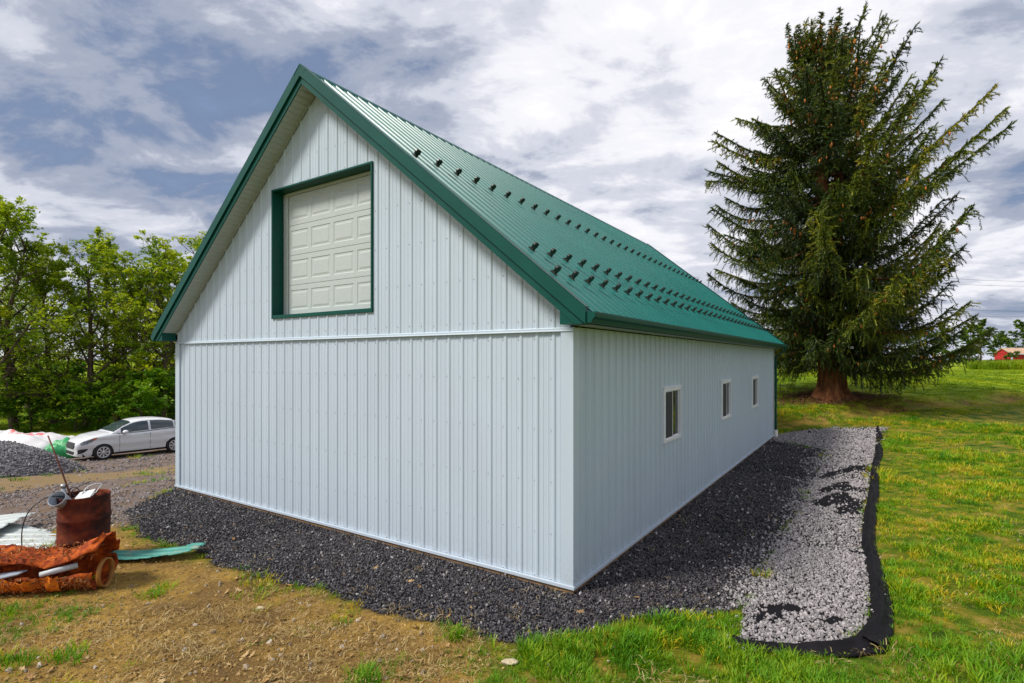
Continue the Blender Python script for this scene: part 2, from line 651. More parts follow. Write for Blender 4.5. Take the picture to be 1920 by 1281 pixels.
def build_ground():
    xs = axis(-1800, 1800, -9.5, 9, .085)
    ys = axis(-400, 2200, 3.0, 13, .075)
    X, Y = np.meshgrid(xs, ys)
    Z = terrain(X, Y)
    nx, ny = len(xs), len(ys)
    V = np.stack([X.ravel(), Y.ravel(), Z.ravel()], 1)
    i = np.arange(ny - 1)[:, None] * nx + np.arange(nx - 1)[None, :]
    Fq = np.stack([i, i + 1, i + nx + 1, i + nx], 2).reshape(-1, 4)
    x, y = X.ravel(), Y.ravel()
    d, l, s, v = zones(x, y)
    band = np.clip(poly_sd(P_BAND, x, y) / .5 + .5 + (fbm(x * 1.5, y * 1.5, 5) - .5) * 1.6, 0, 1)
    lawn = np.clip((Z.ravel() - .55) / .25, 0, 1) * (x > 2) + (Y.ravel() > 30)
    lawn = np.clip(lawn + (x < -8) * (y > 27), 0, 1)
    o = np_mesh('ground', V, Fq, ground_material(), None, True, {'gravel': ('POINT', np.maximum(d, l)), 'soil': ('POINT', s), 'drive': ('POINT', v), 'lawn': ('POINT', lawn), 'band': ('POINT', band)})
    tag(o, 'uneven ground of bare soil, gravel drive and grass round the barn', 'ground', None, 'structure')


build_ground()

# ------------------------------------------------------------------ barn
def siding_mat(name, col):
    m, nt, b, out = nodes_of(name)
    n1 = nz(nt, 1.2, 4, .55, 'World', (1, 1, .3))
    c = rampn(nt, n1, [(.3, tuple(q * .955 for q in col)), (.7, tuple(min(1, q * 1.03) for q in col))])
    sp = nt.nodes.new('ShaderNodeSeparateXYZ')
    nt.links.new(nt.nodes.new('ShaderNodeNewGeometry').outputs['Position'], sp.inputs[0])
    low = nt.nodes.new('ShaderNodeMapRange')
    nt.links.new(sp.outputs['Z'], low.inputs[0])
    low.inputs[1].default_value, low.inputs[2].default_value = .42, .04
    splash = mathn(nt, 'MULTIPLY', low.outputs[0], rampn(nt, nz(nt, 22, 6, .75, 'World'), [(.48, (0, 0, 0)), (.70, (.55, .55, .55))]))
    c = mixc(nt, splash, c, (.34, .30, .25))
    nt.links.new(c, b.inputs['Base Color'])
    b.inputs['Roughness'].default_value = .36
    b.inputs['Specular IOR Level'].default_value = .45
    bump(nt, b, nz(nt, 1.7, 2, .5, 'World', (1, 1, .35)), .10, .12)
    return m


M_SIDE = siding_mat('white_siding_paint', (.475, .555, .635))
M_TRIMW = mat('white_trim_paint', (.475, .545, .625), .38, 0, .03, 2.0)
M_GREEN = mat('green_trim_paint', (.001, .066, .050), .42, 0, .12, 2.2, .25)
M_ROOF = mat('green_roof_paint', (.001, .132, .114), .37, 0, .08, .8, .34)
M_DOOR = mat('cream_door_paint', (.47, .515, .505), .45, 0, .04, 9, .4, .12, 160, stretch=(1, 1, 9))
M_CREAM = mat('cream_soffit_vinyl', (.38, .42, .38), .5, 0, .04, 4)
M_GUARD = mat('black_snow_guard', (.012, .018, .014), .4, 0, .2, 9)
M_SKIRT = mat('treated_skirt_timber', (.25, .15, .075), .8, 0, .3, 12, .3, .4, 60, stretch=(1, 1, 8))
M_GLASS = mat('dark_window_glass', (.014, .016, .014), .05, 0, .2, 2, .6)
M_SCREEN = mat('insect_screen', (.05, .05, .052), .75, 0, .15, 30, .2)
M_PVC = mat('white_plastic_pipe', (.82, .80, .72), .4, 0, .05, 5)
M_VOID = mat('dark_interior_lining', (.03, .03, .03), .9, 0, .1, 3)
M_VINYL = mat('white_window_vinyl', (.74, .75, .78), .4, 0, .03, 4)
M_SCREW = mat('grey_screw_head', (.30, .32, .35), .4, .4, .1, 9)

barn = empty('metal_barn', (C0[0], C0[1], 0), math.atan2(-G[1], -G[0]))
tag(barn, 'large white metal-sided barn with a steep green metal roof', 'barn')
ZR, SL, OV = 7.28, .826, .31                       # ridge height, roof slope, overhang
RIB = .2286


def profile(x0, x1, off, amp=.013, minor=.0030):
    """Points (x, depth) of ribbed sheet metal between x0 and x1; ribs at off + k*RIB."""
    pts = {}
    k0, k1 = math.floor((x0 - off) / RIB) - 1, math.ceil((x1 - off) / RIB) + 1
    raw = []
    for k in range(k0, k1 + 1):
        c = off + k * RIB
        for dx, d in ((-.030, 0), (-.013, amp), (.013, amp), (.030, 0), (.064, 0), (.070, minor), (.082, minor), (.088, 0), (.140, 0), (.146, minor), (.158, minor), (.164, 0)):
            raw.append((c + dx, d))
    rx, rd = [p[0] for p in raw], [p[1] for p in raw]
    res = [(x0, float(np.interp(x0, rx, rd)))] + [p for p in raw if x0 + 1e-4 < p[0] < x1 - 1e-4] + [(x1, float(np.interp(x1, rx, rd)))]
    return res


def roof_profile(x0, x1, off):
    raw = []
    for k in range(math.floor((x0 - off) / RIB) - 1, math.ceil((x1 - off) / RIB) + 2):
        c = off + k * RIB
        for q, amp, w in ((0, .032, .015), (.0762, .020, .010), (.1524, .020, .010)):
            raw += [(c + q - w - .013, 0), (c + q - w, amp), (c + q + w, amp), (c + q + w + .013, 0)]
    rx, rd = [p[0] for p in raw], [p[1] for p in raw]
    return [(x0, float(np.interp(x0, rx, rd)))] + [p for p in raw if x0 + 1e-4 < p[0] < x1 - 1e-4] + [(x1, float(np.interp(x1, rx, rd)))]


def wall_sheet(prof, z0, z1, holes, place):
    """Ribbed sheet between z0(x) and z1(x) with rectangular holes; place(x, depth, z) -> point."""
    xs = sorted(set([round(p[0], 5) for p in prof] + [h[i] for h in holes for i in (0, 1) if prof[0][0] < h[i] < prof[-1][0]]))
    px, pd = [p[0] for p in prof], [p[1] for p in prof]
    mb = MB()
    for a, b in zip(xs[:-1], xs[1:]):
        mid = (a + b) / 2
        da, db = np.interp(a, px, pd), np.interp(b, px, pd)
        cuts = [(h[2], h[3]) for h in holes if h[0] < mid < h[1]]
        segs = []
        lo = (z0(a), z0(b))
        for c0, c1 in sorted(cuts):
            segs.append((lo, (c0, c0)))
            lo = (c1, c1)
        segs.append((lo, (z1(a), z1(b))))
        for (la, lb), (ha, hb) in segs:
            if ha - la < .002 and hb - lb < .002:
                continue
            mb.add([place(a, da, la), place(b, db, lb), place(b, db, max(hb, lb)), place(a, da, max(ha, la))], [(0, 1, 2, 3)])
    return mb


def build_pieces(mb, name, material, parent):
    """One object for each connected piece of a sheet."""
    key, par = {}, []

    def find(i):
        while par[i] != i:
            par[i] = par[par[i]]
            i = par[i]
        return i
    for fi, f in enumerate(mb.f):
        par.append(fi)
    for fi, f in enumerate(mb.f):
        vs = [mb.v[i] for i in f]
        for a in range(4):
            p, q = vs[a], vs[(a + 1) % 4]
            for pt in (p, q, tuple((p[k] + q[k]) / 2 for k in range(3))):
                kk = tuple(round(c, 3) for c in pt)
                if kk in key:
                    par[find(fi)] = find(key[kk])
                else:
                    key[kk] = fi
    # faces that share an upright edge of different height are joined as well
    up = {}
    for fi, f in enumerate(mb.f):
        vs = [mb.v[i] for i in f]
        for a, b in ((0, 3), (1, 2)):
            up.setdefault((round(vs[a][0], 3), round(vs[a][1], 3)), []).append((vs[a][2], vs[b][2], fi))
    for lst in up.values():
        for a in lst:
            for b in lst:
                if min(a[1], b[1]) - max(a[0], b[0]) > .001:
                    par[find(a[2])] = find(b[2])
    groups = {}
    for fi in range(len(mb.f)):
        groups.setdefault(find(fi), []).append(fi)
    for fs in groups.values():
        nb = MB()
        for fi in fs:
            nb.add([mb.v[i] for i in mb.f[fi]], [(0, 1, 2, 3)])
        nb.build(name, material, parent)


ROOF_Z = lambda a: ZR - SL * abs(a + BW / 2)       # top of the roof plane
gable_pl = lambda x, d, z: (x, -d, z)
eave_pl = lambda y, d, z: (d, y, z)
WT = 3.05
DOOR = (-5.80, -3.33, 3.42, 5.60)
WIN = [(3.215, 4.165, 1.305, 2.215), (7.325, 8.285, 1.305, 2.20), (11.08, 12.05, 1.30, 2.19)]
# gable: 36-inch panels, lower course and upper course
x1 = -.02
edges = [-.02]
k = 0
while edges[-1] > -BW + .05:
    nxt = -.24 - .9144 * k - .9144
    edges.append(max(nxt, -BW + .02))
    k += 1
for xr, xl in zip(edges[:-1], edges[1:]):
    pr = profile(xl, xr, -.24)
    wall_sheet(pr, lambda x: .088, lambda x: WT - .02, [], gable_pl).build('siding_panel', M_SIDE, barn)
    build_pieces(wall_sheet(pr, lambda x: WT, lambda x: ROOF_Z(x) - .27, [DOOR], gable_pl), 'siding_panel', M_SIDE, barn)
# long wall to the right (in view) and the two walls out of view
y = .02
while y < BL - .03:
    y2 = min(y + .9144, BL - .02)
    build_pieces(wall_sheet(profile(y, y2, .13, .026, .007), lambda v: .088, lambda v: 3.06, WIN, eave_pl), 'siding_panel', M_SIDE, barn)
    y = y2
for mb, nm in (((wall_sheet(profile(-BW + .02, -.02, -.24), lambda x: .055, lambda x: ROOF_Z(x) - .27, [], lambda x, d, z: (x, BL + d, z))), 'far_gable_siding'),
               ((wall_sheet(profile(.02, BL - .02, .13), lambda v: .055, lambda v: 3.06, [], lambda v, d, z: (-BW - d, v, z))), 'left_side_siding')):
    mb.build(nm, M_SIDE, barn)
# dark lining behind the openings keeps the inside closed
mb = MB()
mb.box(-BW + .05, -.12, .30, BL - .05, .02, 3.0)
mb.build('interior_lining', M_VOID, barn)
# corner posts, belt, base trim and skirt board
for (a, b, sx, sy) in ((0, 0, 1, -1), (-BW, 0, -1, -1), (0, BL, 1, 1), (-BW, BL, -1, 1)):
    mb = MB()
    t = .030
    w = .135
    mb.box(min(a + sx * (t), a - sx * w), max(a + sx * t, a - sx * w), min(b + sy * t, b - sy * .004), max(b + sy * t, b - sy * .004), .074, WT - .022)
    mb.box(min(a + sx * (t - .002), a - sx * .004), max(a + sx * (t - .002), a - sx * .004), min(b + sy * .001, b - sy * w), max(b + sy * .001, b - sy * w), .0745, 3.052)
    mb.build('corner_trim', M_SIDE, barn, bevel=.004)
mb = MB()
mb.add([], [])
mb.loft([[(x, -.004, WT + .010), (x, -.030, WT - .004), (x, -.030, WT - .024), (x, -.040, WT - .034), (x, -.040, WT - .040), (x, -.004, WT - .040)] for x in (-BW - .03, .034)])
mb.build('belt_trim', M_SIDE, barn)
for nm, pts in (('gable', [(-BW - .03, -.046), (.044, -.046), (.044, -.002), (-BW - .03, -.002)]), ('side', [(.002, 0), (.044, 0), (.044, BL + .03), (.002, BL + .03)])):
    MB().prism([(p[0], p[1], .052) for p in pts], (0, 0, .034)).build('base_trim', M_TRIMW, barn)
for x0, x1_, y0, y1_ in ((-BW - .01, .024, -.024, .01), (-.01, .024, .012, BL + .01), (-BW - .01, .024, BL - .01, BL + .024), (-BW - .024, -BW + .01, 0.012, BL - .012)):
    MB().box(x0, x1_, y0, y1_, -.12, .050).build('skirt_board', M_SKIRT, barn)


def screw(mb, p, ax, r=.0085):
    """Small dome-headed screw pointing along ax (0: -y, 1: +x)"""
    n = 6
    ring, tip = [], None
    for k in range(n):
        c, s = r * math.cos(k * math.tau / n), r * math.sin(k * math.tau / n)
        ring.append((p[0] + c, p[1], p[2] + s) if ax == 0 else (p[0], p[1] + c, p[2] + s))
    tip = (p[0], p[1] - .007, p[2]) if ax == 0 else (p[0] + .007, p[1], p[2])
    mb.add(ring + [tip], [(k, (k + 1) % n, n) if ax == 0 else ((k + 1) % n, k, n) for k in range(n)][::1])


mb = MB()
rows_lo = (.10, .63, 1.24, 1.85, 2.46, 2.93)
for k in range(39):
    x = -.24 - RIB * k - .042
    for z in rows_lo:
        screw(mb, (x, -.002, z + rng.normal() * .004), 0)
    for z in np.arange(3.15, 7, .58):
        if z < ROOF_Z(x) - .34 and not (DOOR[0] - .04 < x < DOOR[1] + .04 and DOOR[2] - .05 < z < DOOR[3] + .05):
            screw(mb, (x, -.002, z + rng.normal() * .004), 0)
    for z in (DOOR[2] - .05, DOOR[3] + .06):
        if DOOR[0] < x < DOOR[1]:
            screw(mb, (x, -.002, z), 0)
for k in range(65):
    yv = .13 + RIB * k + .042
    for z in rows_lo:
        if not any(w[0] - .05 < yv < w[1] + .05 and w[2] - .05 < z < w[3] + .05 for w in WIN):
            screw(mb, (.002, yv, z + rng.normal() * .004), 1)
tag(mb.build('siding_screws', M_SCREW, barn), kind='stuff')

# roof: deck with ribbed panels, ridge cap and snow guards as its pieces
deck = MB()
ev = OV + .0
zt = lambda a: ROOF_Z(a) - .035
y0r, y1r = -OV + .03, BL + OV - .03
sec = [(-BW - ev + .03, zt(-BW - ev + .03)), (-BW / 2, zt(-BW / 2)), (ev - .03, zt(ev - .03)), (ev - .03, zt(ev - .03) - .10), (-BW / 2, zt(-BW / 2) - .12), (-BW - ev + .03, zt(-BW - ev + .03) - .10)]
deck.loft([[(p[0], yy, p[1]) for p in sec] for yy in (y0r, y1r)])
roof = deck.build('roof', M_VOID, barn)
nrm = Vector((SL, 0, 1)).normalized()
slope_dir = Vector((1, 0, -SL)).normalized()


def roof_panel(ya, yb, side):
    mb = MB()
    pr = roof_profile(ya, yb, -.20)
    vs, fs = [], []
    for yy, d in pr:
        for a in (-BW / 2 + .02, ev + .045):
            p = Vector((a, yy, ROOF_Z(a) - .026)) + nrm * d
            vs.append((p.x if side > 0 else -BW - p.x, p.y, p.z))
    for i in range(len(pr) - 1):
        q = (2 * i, 2 * i + 1, 2 * i + 3, 2 * i + 2)
        fs.append(q if side > 0 else q[::-1])
    mb.add(vs, fs)
    mb.build('roof_panel', M_ROOF, roof)


yy = -OV
while yy < BL + OV - .05:
    y2 = min(yy + .9144, BL + OV)
    roof_panel(yy, y2, 1)
    roof_panel(yy, y2, -1)
    yy = y2
# ridge cap: folded strip raised over the ribs, with hemmed edges
mb = MB()
for s in (1, -1):
    def P(d, up):
        p = Vector((0, 0, ZR + .018)) + Vector((s, 0, -SL)).normalized() * d + Vector((0, 0, up))
        return (-BW / 2 + p.x, p.z)
    c = [P(0, 0), P(.06, .008), P(.17, .004), P(.175, -.022), P(.171, -.022), P(.166, 0.0), P(.06, .003), P(0, -.006)]
    mb.loft([[(p[0], v_, p[1]) for p in (c if s > 0 else c[::-1])] for v_ in (-OV - .035, BL + OV + .035)])
mb.build('ridge_cap', M_ROOF, roof)
mb = MB()
for s in (1, -1):
    mb.box(-BW / 2 + s * .07 - .02, -BW / 2 + s * .07 + .02, -OV, BL + OV, ZR - .09, ZR - .045)
mb.build('ridge_closure', M_GUARD, roof)


def guard_mesh():
    """Snow guard: base plate lying on the pan with an upright, round-shouldered blade and a rib behind it. Local x runs down the slope, z is the roof normal."""
    mb = MB()
    mb.box(-.030, .075, -.034, .034, .022, .028)
    out = [(-.030, .02), (-.030, .05), (-.046, .066), (-.050, .098), (-.040, .122), (-.022, .130), (-.006, .118), (.006, .118), (.022, .130), (.040, .122), (.050, .098), (.046, .066), (.030, .05), (.030, .02)]
    mb.prism([(.020, y_, z_) for y_, z_ in out], (.028, 0, 0))
    mb.prism([(-.028, -.008, .026), (.022, -.008, .026), (.022, -.008, .07)], (0, .016, 0))
    me = bpy.data.meshes.new('snow_guard')
    me.from_pydata(mb.v, [], mb.f)
    me.materials.append(M_GUARD)
    return me


gm = guard_mesh()
rot_g = Matrix((slope_dir, Vector((0, 1, 0)), nrm)).transposed().to_euler()
for u, y0g in ((2.52, .03), (.735, .26), (.29, .03)):
    yv = y0g
    while yv < BL + OV - .1:
        o = bpy.data.objects.new('snow_guard', gm)
        COL.objects.link(o)
        o.parent = roof
        o.location = Vector((-u, yv, ROOF_Z(-u) - .021)) + nrm * .002
        o.rotation_euler = rot_g
        yv += 2 * RIB

# rake trim and fascia at both gables, soffits, eave boxes
for yb, sg in ((-OV, -1), (BL + OV, 1)):
    for s in (1, -1):
        def ap(u):                                # u: distance from ridge along the span
            return -BW / 2 + s * u
        ue = BW / 2 + ev + .02
        for nm, zt0, zt1, y_in, y_out in (('rake_trim', .040, -.150, -.02, .030), ('rake_fascia', -.165, -.262, -.02, .000)):
            uu = ue if nm == 'rake_trim' else ue - .05
            zlow = 3.068
            ucut = (ZR + zt1 - zlow) / SL
            if ucut < uu:
                uz = [(0, ZR + zt0), (uu, ZR - SL * uu + zt0), (uu, zlow), (ucut, zlow), (0, ZR + zt1)]
            else:
                uz = [(0, ZR + zt0), (uu, ZR - SL * uu + zt0), (uu, ZR - SL * uu + zt1), (0, ZR + zt1)]
            poly = [(ap(u), yb + sg * y_in, zz) for u, zz in uz]
            mb = MB().prism(poly, (0, sg * (y_out - y_in), 0))
            if nm == 'rake_trim':                 # flange folded over the first roof rib
                poly = [(ap(u), yb + sg * .030, ZR - SL * u + zo) for u, zo in ((0, .0405), (uu, .0405), (uu, .034), (0, .034))]
                mb.prism(poly, (0, -sg * .105, 0))
            mb.build(nm, M_GREEN, barn)
        # soffit in 12-inch grooved pieces
        n = int((BW / 2 - .02) / (.3048 * .771)) + 1
        step = .3048 * .771
        for i in range(n):
            ua, ub = i * step, min((i + 1) * step, BW / 2)
            if ub - ua < .02:
                continue
            mb = MB()
            xs_ = []
            for j in range(3):
                q0, q1 = ua + (ub - ua) * j / 3, ua + (ub - ua) * (j + 1) / 3
                xs_ += [(q0, .016), (q0 + .007, 0), (q1 - .007, 0)]
            xs_.append((ub, .016))
            vs, fs = [], []
            for u, dz in xs_:
                zz = ZR - SL * u - .258 + dz
                vs += [(ap(u), yb - sg * .022, zz), (ap(u), yb - sg * (OV - .004), zz)]
            for j in range(len(xs_) - 1):
                fs.append((2 * j, 2 * j + 1, 2 * j + 3, 2 * j + 2))
            mb.add(vs, fs)
            mb.build('soffit_panel', M_CREAM, barn)
        # channel where the soffit meets the wall
        poly = [(ap(u), yb - sg * (OV - .03), ZR - SL * u + zo) for u, zo in ((0, -.262), (BW / 2, -.262), (BW / 2, -.290), (0, -.290))]
        MB().prism(poly, (0, sg * -.012, 0)).build('soffit_channel', M_CREAM, barn)
        # boxed return at the eave
        xa, xb = ap(BW / 2 - .0), ap(BW / 2 + ev - .02)
        zb_ = 3.072
        zi = ZR - SL * (BW / 2) - .255
        zo_ = ZR - SL * (BW / 2 + ev - .02) - .255
        poly = [(xa, yb - sg * .012, zb_), (xb, yb - sg * .012, zb_), (xb, yb - sg * .012, max(zo_, zb_ + .01)), (xa, yb - sg * .012, zi + .02)]
        MB().prism(poly, (0, -sg * (OV - .046), 0)).build('eave_return', M_GREEN, barn)
for s in (1, -1):
    a0 = 0 if s > 0 else -BW
    xe = a0 + s * ev
    zf = ROOF_Z(xe) - .03
    MB().box(min(xe, xe - s * .025), max(xe, xe - s * .025), -OV + .03, BL + OV - .03, 3.066, zf).build('eave_fascia', M_GREEN, barn)
    MB().box(min(xe - s * .03, a0 + s * .005), max(xe - s * .03, a0 + s * .005), -.035, BL + .035, 3.074, 3.082).build('eave_soffit', M_CREAM, barn)
    # K-style gutter
    g_out = [(0, .118), (0, .0), (.075, .0), (.092, .035), (.118, .060), (.124, .098), (.124, .116), (.110, .116), (.110, .112), (.118, .108), (.118, .098), (.112, .064), (.087, .040), (.071, .005), (.005, .005), (.005, .118)]
    zg = 3.078
    mb = MB()
    rings = []
    for yv in (-OV - .005, BL + OV + .12):
        rings.append([(xe + s * (.003 + p[0]), yv, zg + p[1]) for p in (g_out if s > 0 else g_out[::-1])])
    mb.loft(rings, True, True)
    gut = mb.build('gutter', M_GREEN, barn)
    cap = [(0, .0), (.075, .0), (.092, .035), (.118, .060), (.124, .098), (.124, .116), (0, .116)]
    for yv, dy in ((-OV - .012, .006), (BL + OV + .121, .006)):
        MB().prism([(xe + s * (.003 + p[0]), yv, zg + p[1]) for p in cap], (0, dy, 0)).build('gutter_end_cap', M_GREEN, gut)
    # downspout at the far corner
    mb = MB()
    yc = BL - .03
    path = [(xe + s * .05, yc, zg + .004), (xe + s * .05, yc, zg - .07), (a0 + s * .085, yc, 2.80), (a0 + s * .085, yc, .24)]
    rings = []
    for i, p in enumerate(path):
        rings.append([(p[0] + dx, p[1] + dy, p[2]) for dx, dy in ((-.030, -.04), (.030, -.04), (.030, .04), (-.030, .04))])
    mb.loft(rings)
    dsp = mb.build('downspout', M_GREEN, barn, bevel=.006)
    MB().tube([(a0 + s * .085, yc, .26), (a0 + s * .085, yc, .10), (a0 + s * .085, yc, -.05)], [.065, .065, .065], 14).build('drain_adapter', M_PVC, dsp)

# overhead door in the gable
odoor = MB()
dx0, dx1, dz0, dz1 = DOOR
dep = .20
fr = .075
odoor.box(dx0 + .02, dx1 - .02, dep + .012, dep + .05, dz0 + .02, dz1 - .02)
od = odoor.build('overhead_door', M_DOOR, barn)
secz = np.linspace(dz0 + .045, dz1 - .06, 5)
cols = [(5.612, 5.118), (5.041, 4.543), (4.461, 3.973), (3.890, 3.402)]
for i in range(4):
    za, zb = secz[i] + .004, secz[i + 1] - .004
    # a section: face plate with four recessed, bevelled fields
    mb = MB()
    zs = [za, za + .085, zb - .085, zb]
    xs_ = [dx0 + .145]
    for c in cols:
        xs_ += [-c[0], -c[1]]
    xs_.append(dx1 - .004)
    for zi in range(3):
        for xi in range(len(xs_) - 1):
            field = zi == 1 and xi % 2 == 1
            x_0, x_1, z_0, z_1 = xs_[xi], xs_[xi + 1], zs[zi], zs[zi + 1]
            if not field:
                mb.add([(x_0, dep, z_0), (x_1, dep, z_0), (x_1, dep, z_1), (x_0, dep, z_1)], [(0, 1, 2, 3)])
            else:
                q = [(0, 0), (.012, .007), (.032, .007)]
                rings = [[(x_0 + t, dep + dd, z_0 + t), (x_1 - t, dep + dd, z_0 + t), (x_1 - t, dep + dd, z_1 - t), (x_0 + t, dep + dd, z_1 - t)] for t, dd in q]
                mb.loft(rings, True, False)
    for zz, up in ((za, 1), (zb, -1)):
        mb.add([(xs_[0], dep, zz), (xs_[-1], dep, zz), (xs_[-1], dep + .011, zz - up * .003), (xs_[0], dep + .011, zz - up * .003)], [(0, 1, 2, 3)])
    mb.build('door_section', M_DOOR, od)
    for c in cols:
        t = .032
        x_0, x_1, z_0, z_1 = -c[0] + t, -c[1] - t, zs[1] + t, zs[2] - t
        rings = [[(x_0 + q, dep + dd, z_0 + q), (x_1 - q, dep + dd, z_0 + q), (x_1 - q, dep + dd, z_1 - q), (x_0 + q, dep + dd, z_1 - q)] for q, dd in ((0, .0075), (.030, .001), (.031, .001))]
        mb = MB().loft(rings, True, False)
        mb.add(rings[-1], [(0, 1, 2, 3)])
        mb.build('raised_panel', M_DOOR, od)
# cream stops and green jambs with a face flange
mb = MB()
mb.box(dx0 + .004, dx0 + .085, dep - .012, dep + .008, dz0 + .01, dz1 - .01)
mb.box(dx0 + .085, dx0 + .135, dep - .024, dep + .006, dz0 + .01, dz1 - .01)
mb.box(dx0 + .137, dx1 - .01, dep - .020, dep + .008, dz1 - .055, dz1 - .008)
mb.build('door_stop', M_DOOR, od)
for nm, bx in (('jamb', (dx0 - .03, dx0 + .002, -.030, dep + .05, dz0 - .03, dz1 + .03)), ('jamb', (dx1 - .002, dx1 + .03, -.030, dep + .05, dz0 - .03, dz1 + .03)),
               ('jamb', (dx0 + .003, dx1 - .003, -.029, dep + .05, dz1 - .002, dz1 + .029)), ('jamb', (dx0 + .003, dx1 - .003, -.029, dep + .05, dz0 - .029, dz0 + .030))):
    MB().box(*bx).build('door_' + nm, M_GREEN, barn, bevel=.004)

# sliding windows on the long wall
for i, (wa, wb, z0, z1) in enumerate(WIN):
    mb = MB()
    fw = .052

    def rect(x0, x1, y0, y1, z0, z1, w):
        mb.box(x0, x1, y0, y0 + w, z0, z1)
        mb.box(x0, x1, y1 - w, y1, z0, z1)
        mb.box(x0 + .0015, x1 - .0015, y0 + w, y1 - w, z1 - w, z1)
        mb.box(x0 + .0015, x1 - .0015, y0 + w, y1 - w, z0, z0 + w)
    rect(-.03, .040, wa + .026, wb - .026, z0 + .026, z1 - .026, .030)
    wob = mb.build('window', M_VINYL, barn, bevel=.004)
    mb = MB()
    rect(.0, .030, wa - .002, wb + .002, z0 - .002, z1 + .002, .030)
    mb.build('window_trim', M_VINYL, wob)
    ym = (wa + wb) / 2
    for (ya, yb, xo, nm) in ((wa + fw, ym + .015, .012, 'near'), (ym - .015, wb - fw, -.012, 'far')):
        mb = MB()
        rect(xo - .012, xo + .012, ya + .001, yb - .001, z0 + fw + .001, z1 - fw - .001, .020)
        sash = mb.build('sash', M_VINYL, wob)
        MB().box(xo - .004, xo + .002, ya + .02, yb - .02, z0 + fw + .02, z1 - fw - .02).build('pane', M_GLASS, wob)
    MB().box(.022, .0235, wa + fw + .02, ym - .01, z0 + fw + .02, z1 - fw - .02).build('insect_screen', M_SCREEN, wob)
    MB().prism([(.0, wa - .012, z1 + .003), (.05, wa - .012, z1 + .003), (.046, wa - .012, z1 + .013), (.0, wa - .012, z1 + .024)], (0, wb - wa + .024, 0)).build('head_trim', M_VINYL, wob)
# ------------------------------------------------------------------ gravel, geotextile, grass, litter
def stone_protos(material, n=6, seed=0):
    r = np.random.default_rng(seed)
    import bmesh
    res = []
    for i in range(n):
        bm = bmesh.new()
        bmesh.ops.create_icosphere(bm, subdivisions=1, radius=.5)
        s = Vector((1.0 + r.random() * .35, .75 + r.random() * .25, .45 + r.random() * .25))
        for v in bm.verts:
            v.co = Vector(v.co[k] * s[k] * (1 + (r.random() - .5) * .55) for k in range(3))
        me = bpy.data.meshes.new('stone')
        bm.to_mesh(me)
        bm.free()
        me.materials.append(material)
        o = bpy.data.objects.new('stone', me)
        COL.objects.link(o)
        res.append(o)
    return res


def stone_mat(name, stops, rough=.75):
    m, nt, b, out = nodes_of(name)
    oi = nt.nodes.new('ShaderNodeObjectInfo')
    c = rampn(nt, oi.outputs['Random'], stops)
    n = nz(nt, 2.2, 3, .6)
    c = mixc(nt, .35, c, rampn(nt, n, [(.35, tuple(q * .55 for q in stops[0][1])), (.65, stops[-1][1])]))
    nt.links.new(c, b.inputs['Base Color'])
    b.inputs['Roughness'].default_value = rough
    b.inputs['Specular IOR Level'].default_value = .35
    return m


M_STONE_D = stone_mat('dark_crushed_limestone', [(0, (.006, .0065, .011)), (.5, (.019, .021, .034)), (.82, (.055, .058, .085)), (.96, (.11, .105, .12)), (1, (.21, .18, .15))], .45)
M_STONE_L = stone_mat('pale_dusty_limestone', [(0, (.095, .088, .092)), (.5, (.27, .248, .253)), (1, (.50, .465, .465))], .9)
M_STONE_B = stone_mat('brownish_drive_stone', [(0, (.07, .055, .05)), (.5, (.20, .17, .16)), (1, (.42, .38, .37))], .9)
M_STONE_P = stone_mat('grey_pile_stone', [(0, (.06, .06, .068)), (.5, (.17, .165, .175)), (1, (.40, .38, .39))], .85)


def ring_points(rings, half=52):
    """Random ground points round the viewpoint's field; rings: (r0, r1, per m2). Returns x, y, r."""
    xs, ys = [], []
    for r0, r1, dens in rings:
        area = R(2 * half) / 2 * (r1 * r1 - r0 * r0)
        n = int(area * dens)
        r = np.sqrt(rng.random(n) * (r1 * r1 - r0 * r0) + r0 * r0)
        a = (rng.random(n) * 2 - 1) * R(half)
        xs.append(r * np.sin(a))
        ys.append(r * np.cos(a))
    x, y = np.concatenate(xs), np.concatenate(ys)
    return x, y, np.hypot(x, y)


def in_barn(x, y, m=0.0):
    a, b = barn_ab(x, y)
    return (a < .03 + m) & (a > -BW - .03 - m) & (b > -.04 - m) & (b < BL + .03 + m)


def rand_rot(n):
    return np.stack([rng.random(n) * 6.28, rng.random(n) * 6.28, rng.random(n) * 6.28], 1)


def in_patch(x, y):
    m = np.zeros(len(x), bool)
    wob = (fbm(x * 9, y * 9, 77, 3) - .5) * .14
    for P in PATCH:
        m |= (poly_sd(P, x, y) + wob) > 0
    return m


# dark wet-looking stone round the barn
x, y, r = ring_points([(3.4, 9, 2900), (9, 14, 1600), (14, 24, 640)])
d, l, s, v = zones(x, y)
k = (((d > rng.random(len(x)) * .9 + .05) & (l < .6)) | ((l > .5) & (rng.random(len(x)) < .30 * np.clip(1 + poly_sd(P_DARK, x, y) / .5 + (fbm(x * 3, y * 3, 67, 3) - .5) * 1.2, 0, 1) ** 2))) & ~in_barn(x, y)
x, y, r = x[k], y[k], r[k]
sc = (.012 + .026 * rng.random(len(x)) ** 1.9) * (1 + np.clip((r - 8) / 14, 0, 1) * .6)
scatter('dark_gravel', np.stack([x, y, terrain(x, y) + sc * .18 + rng.random(len(x)) * .012], 1), rand_rot(len(x)), sc, rng.integers(0, 6, len(x)), stone_protos(M_STONE_D, 6, 1), 'dark blue-grey crushed stone spread along the barn walls', 'gravel')
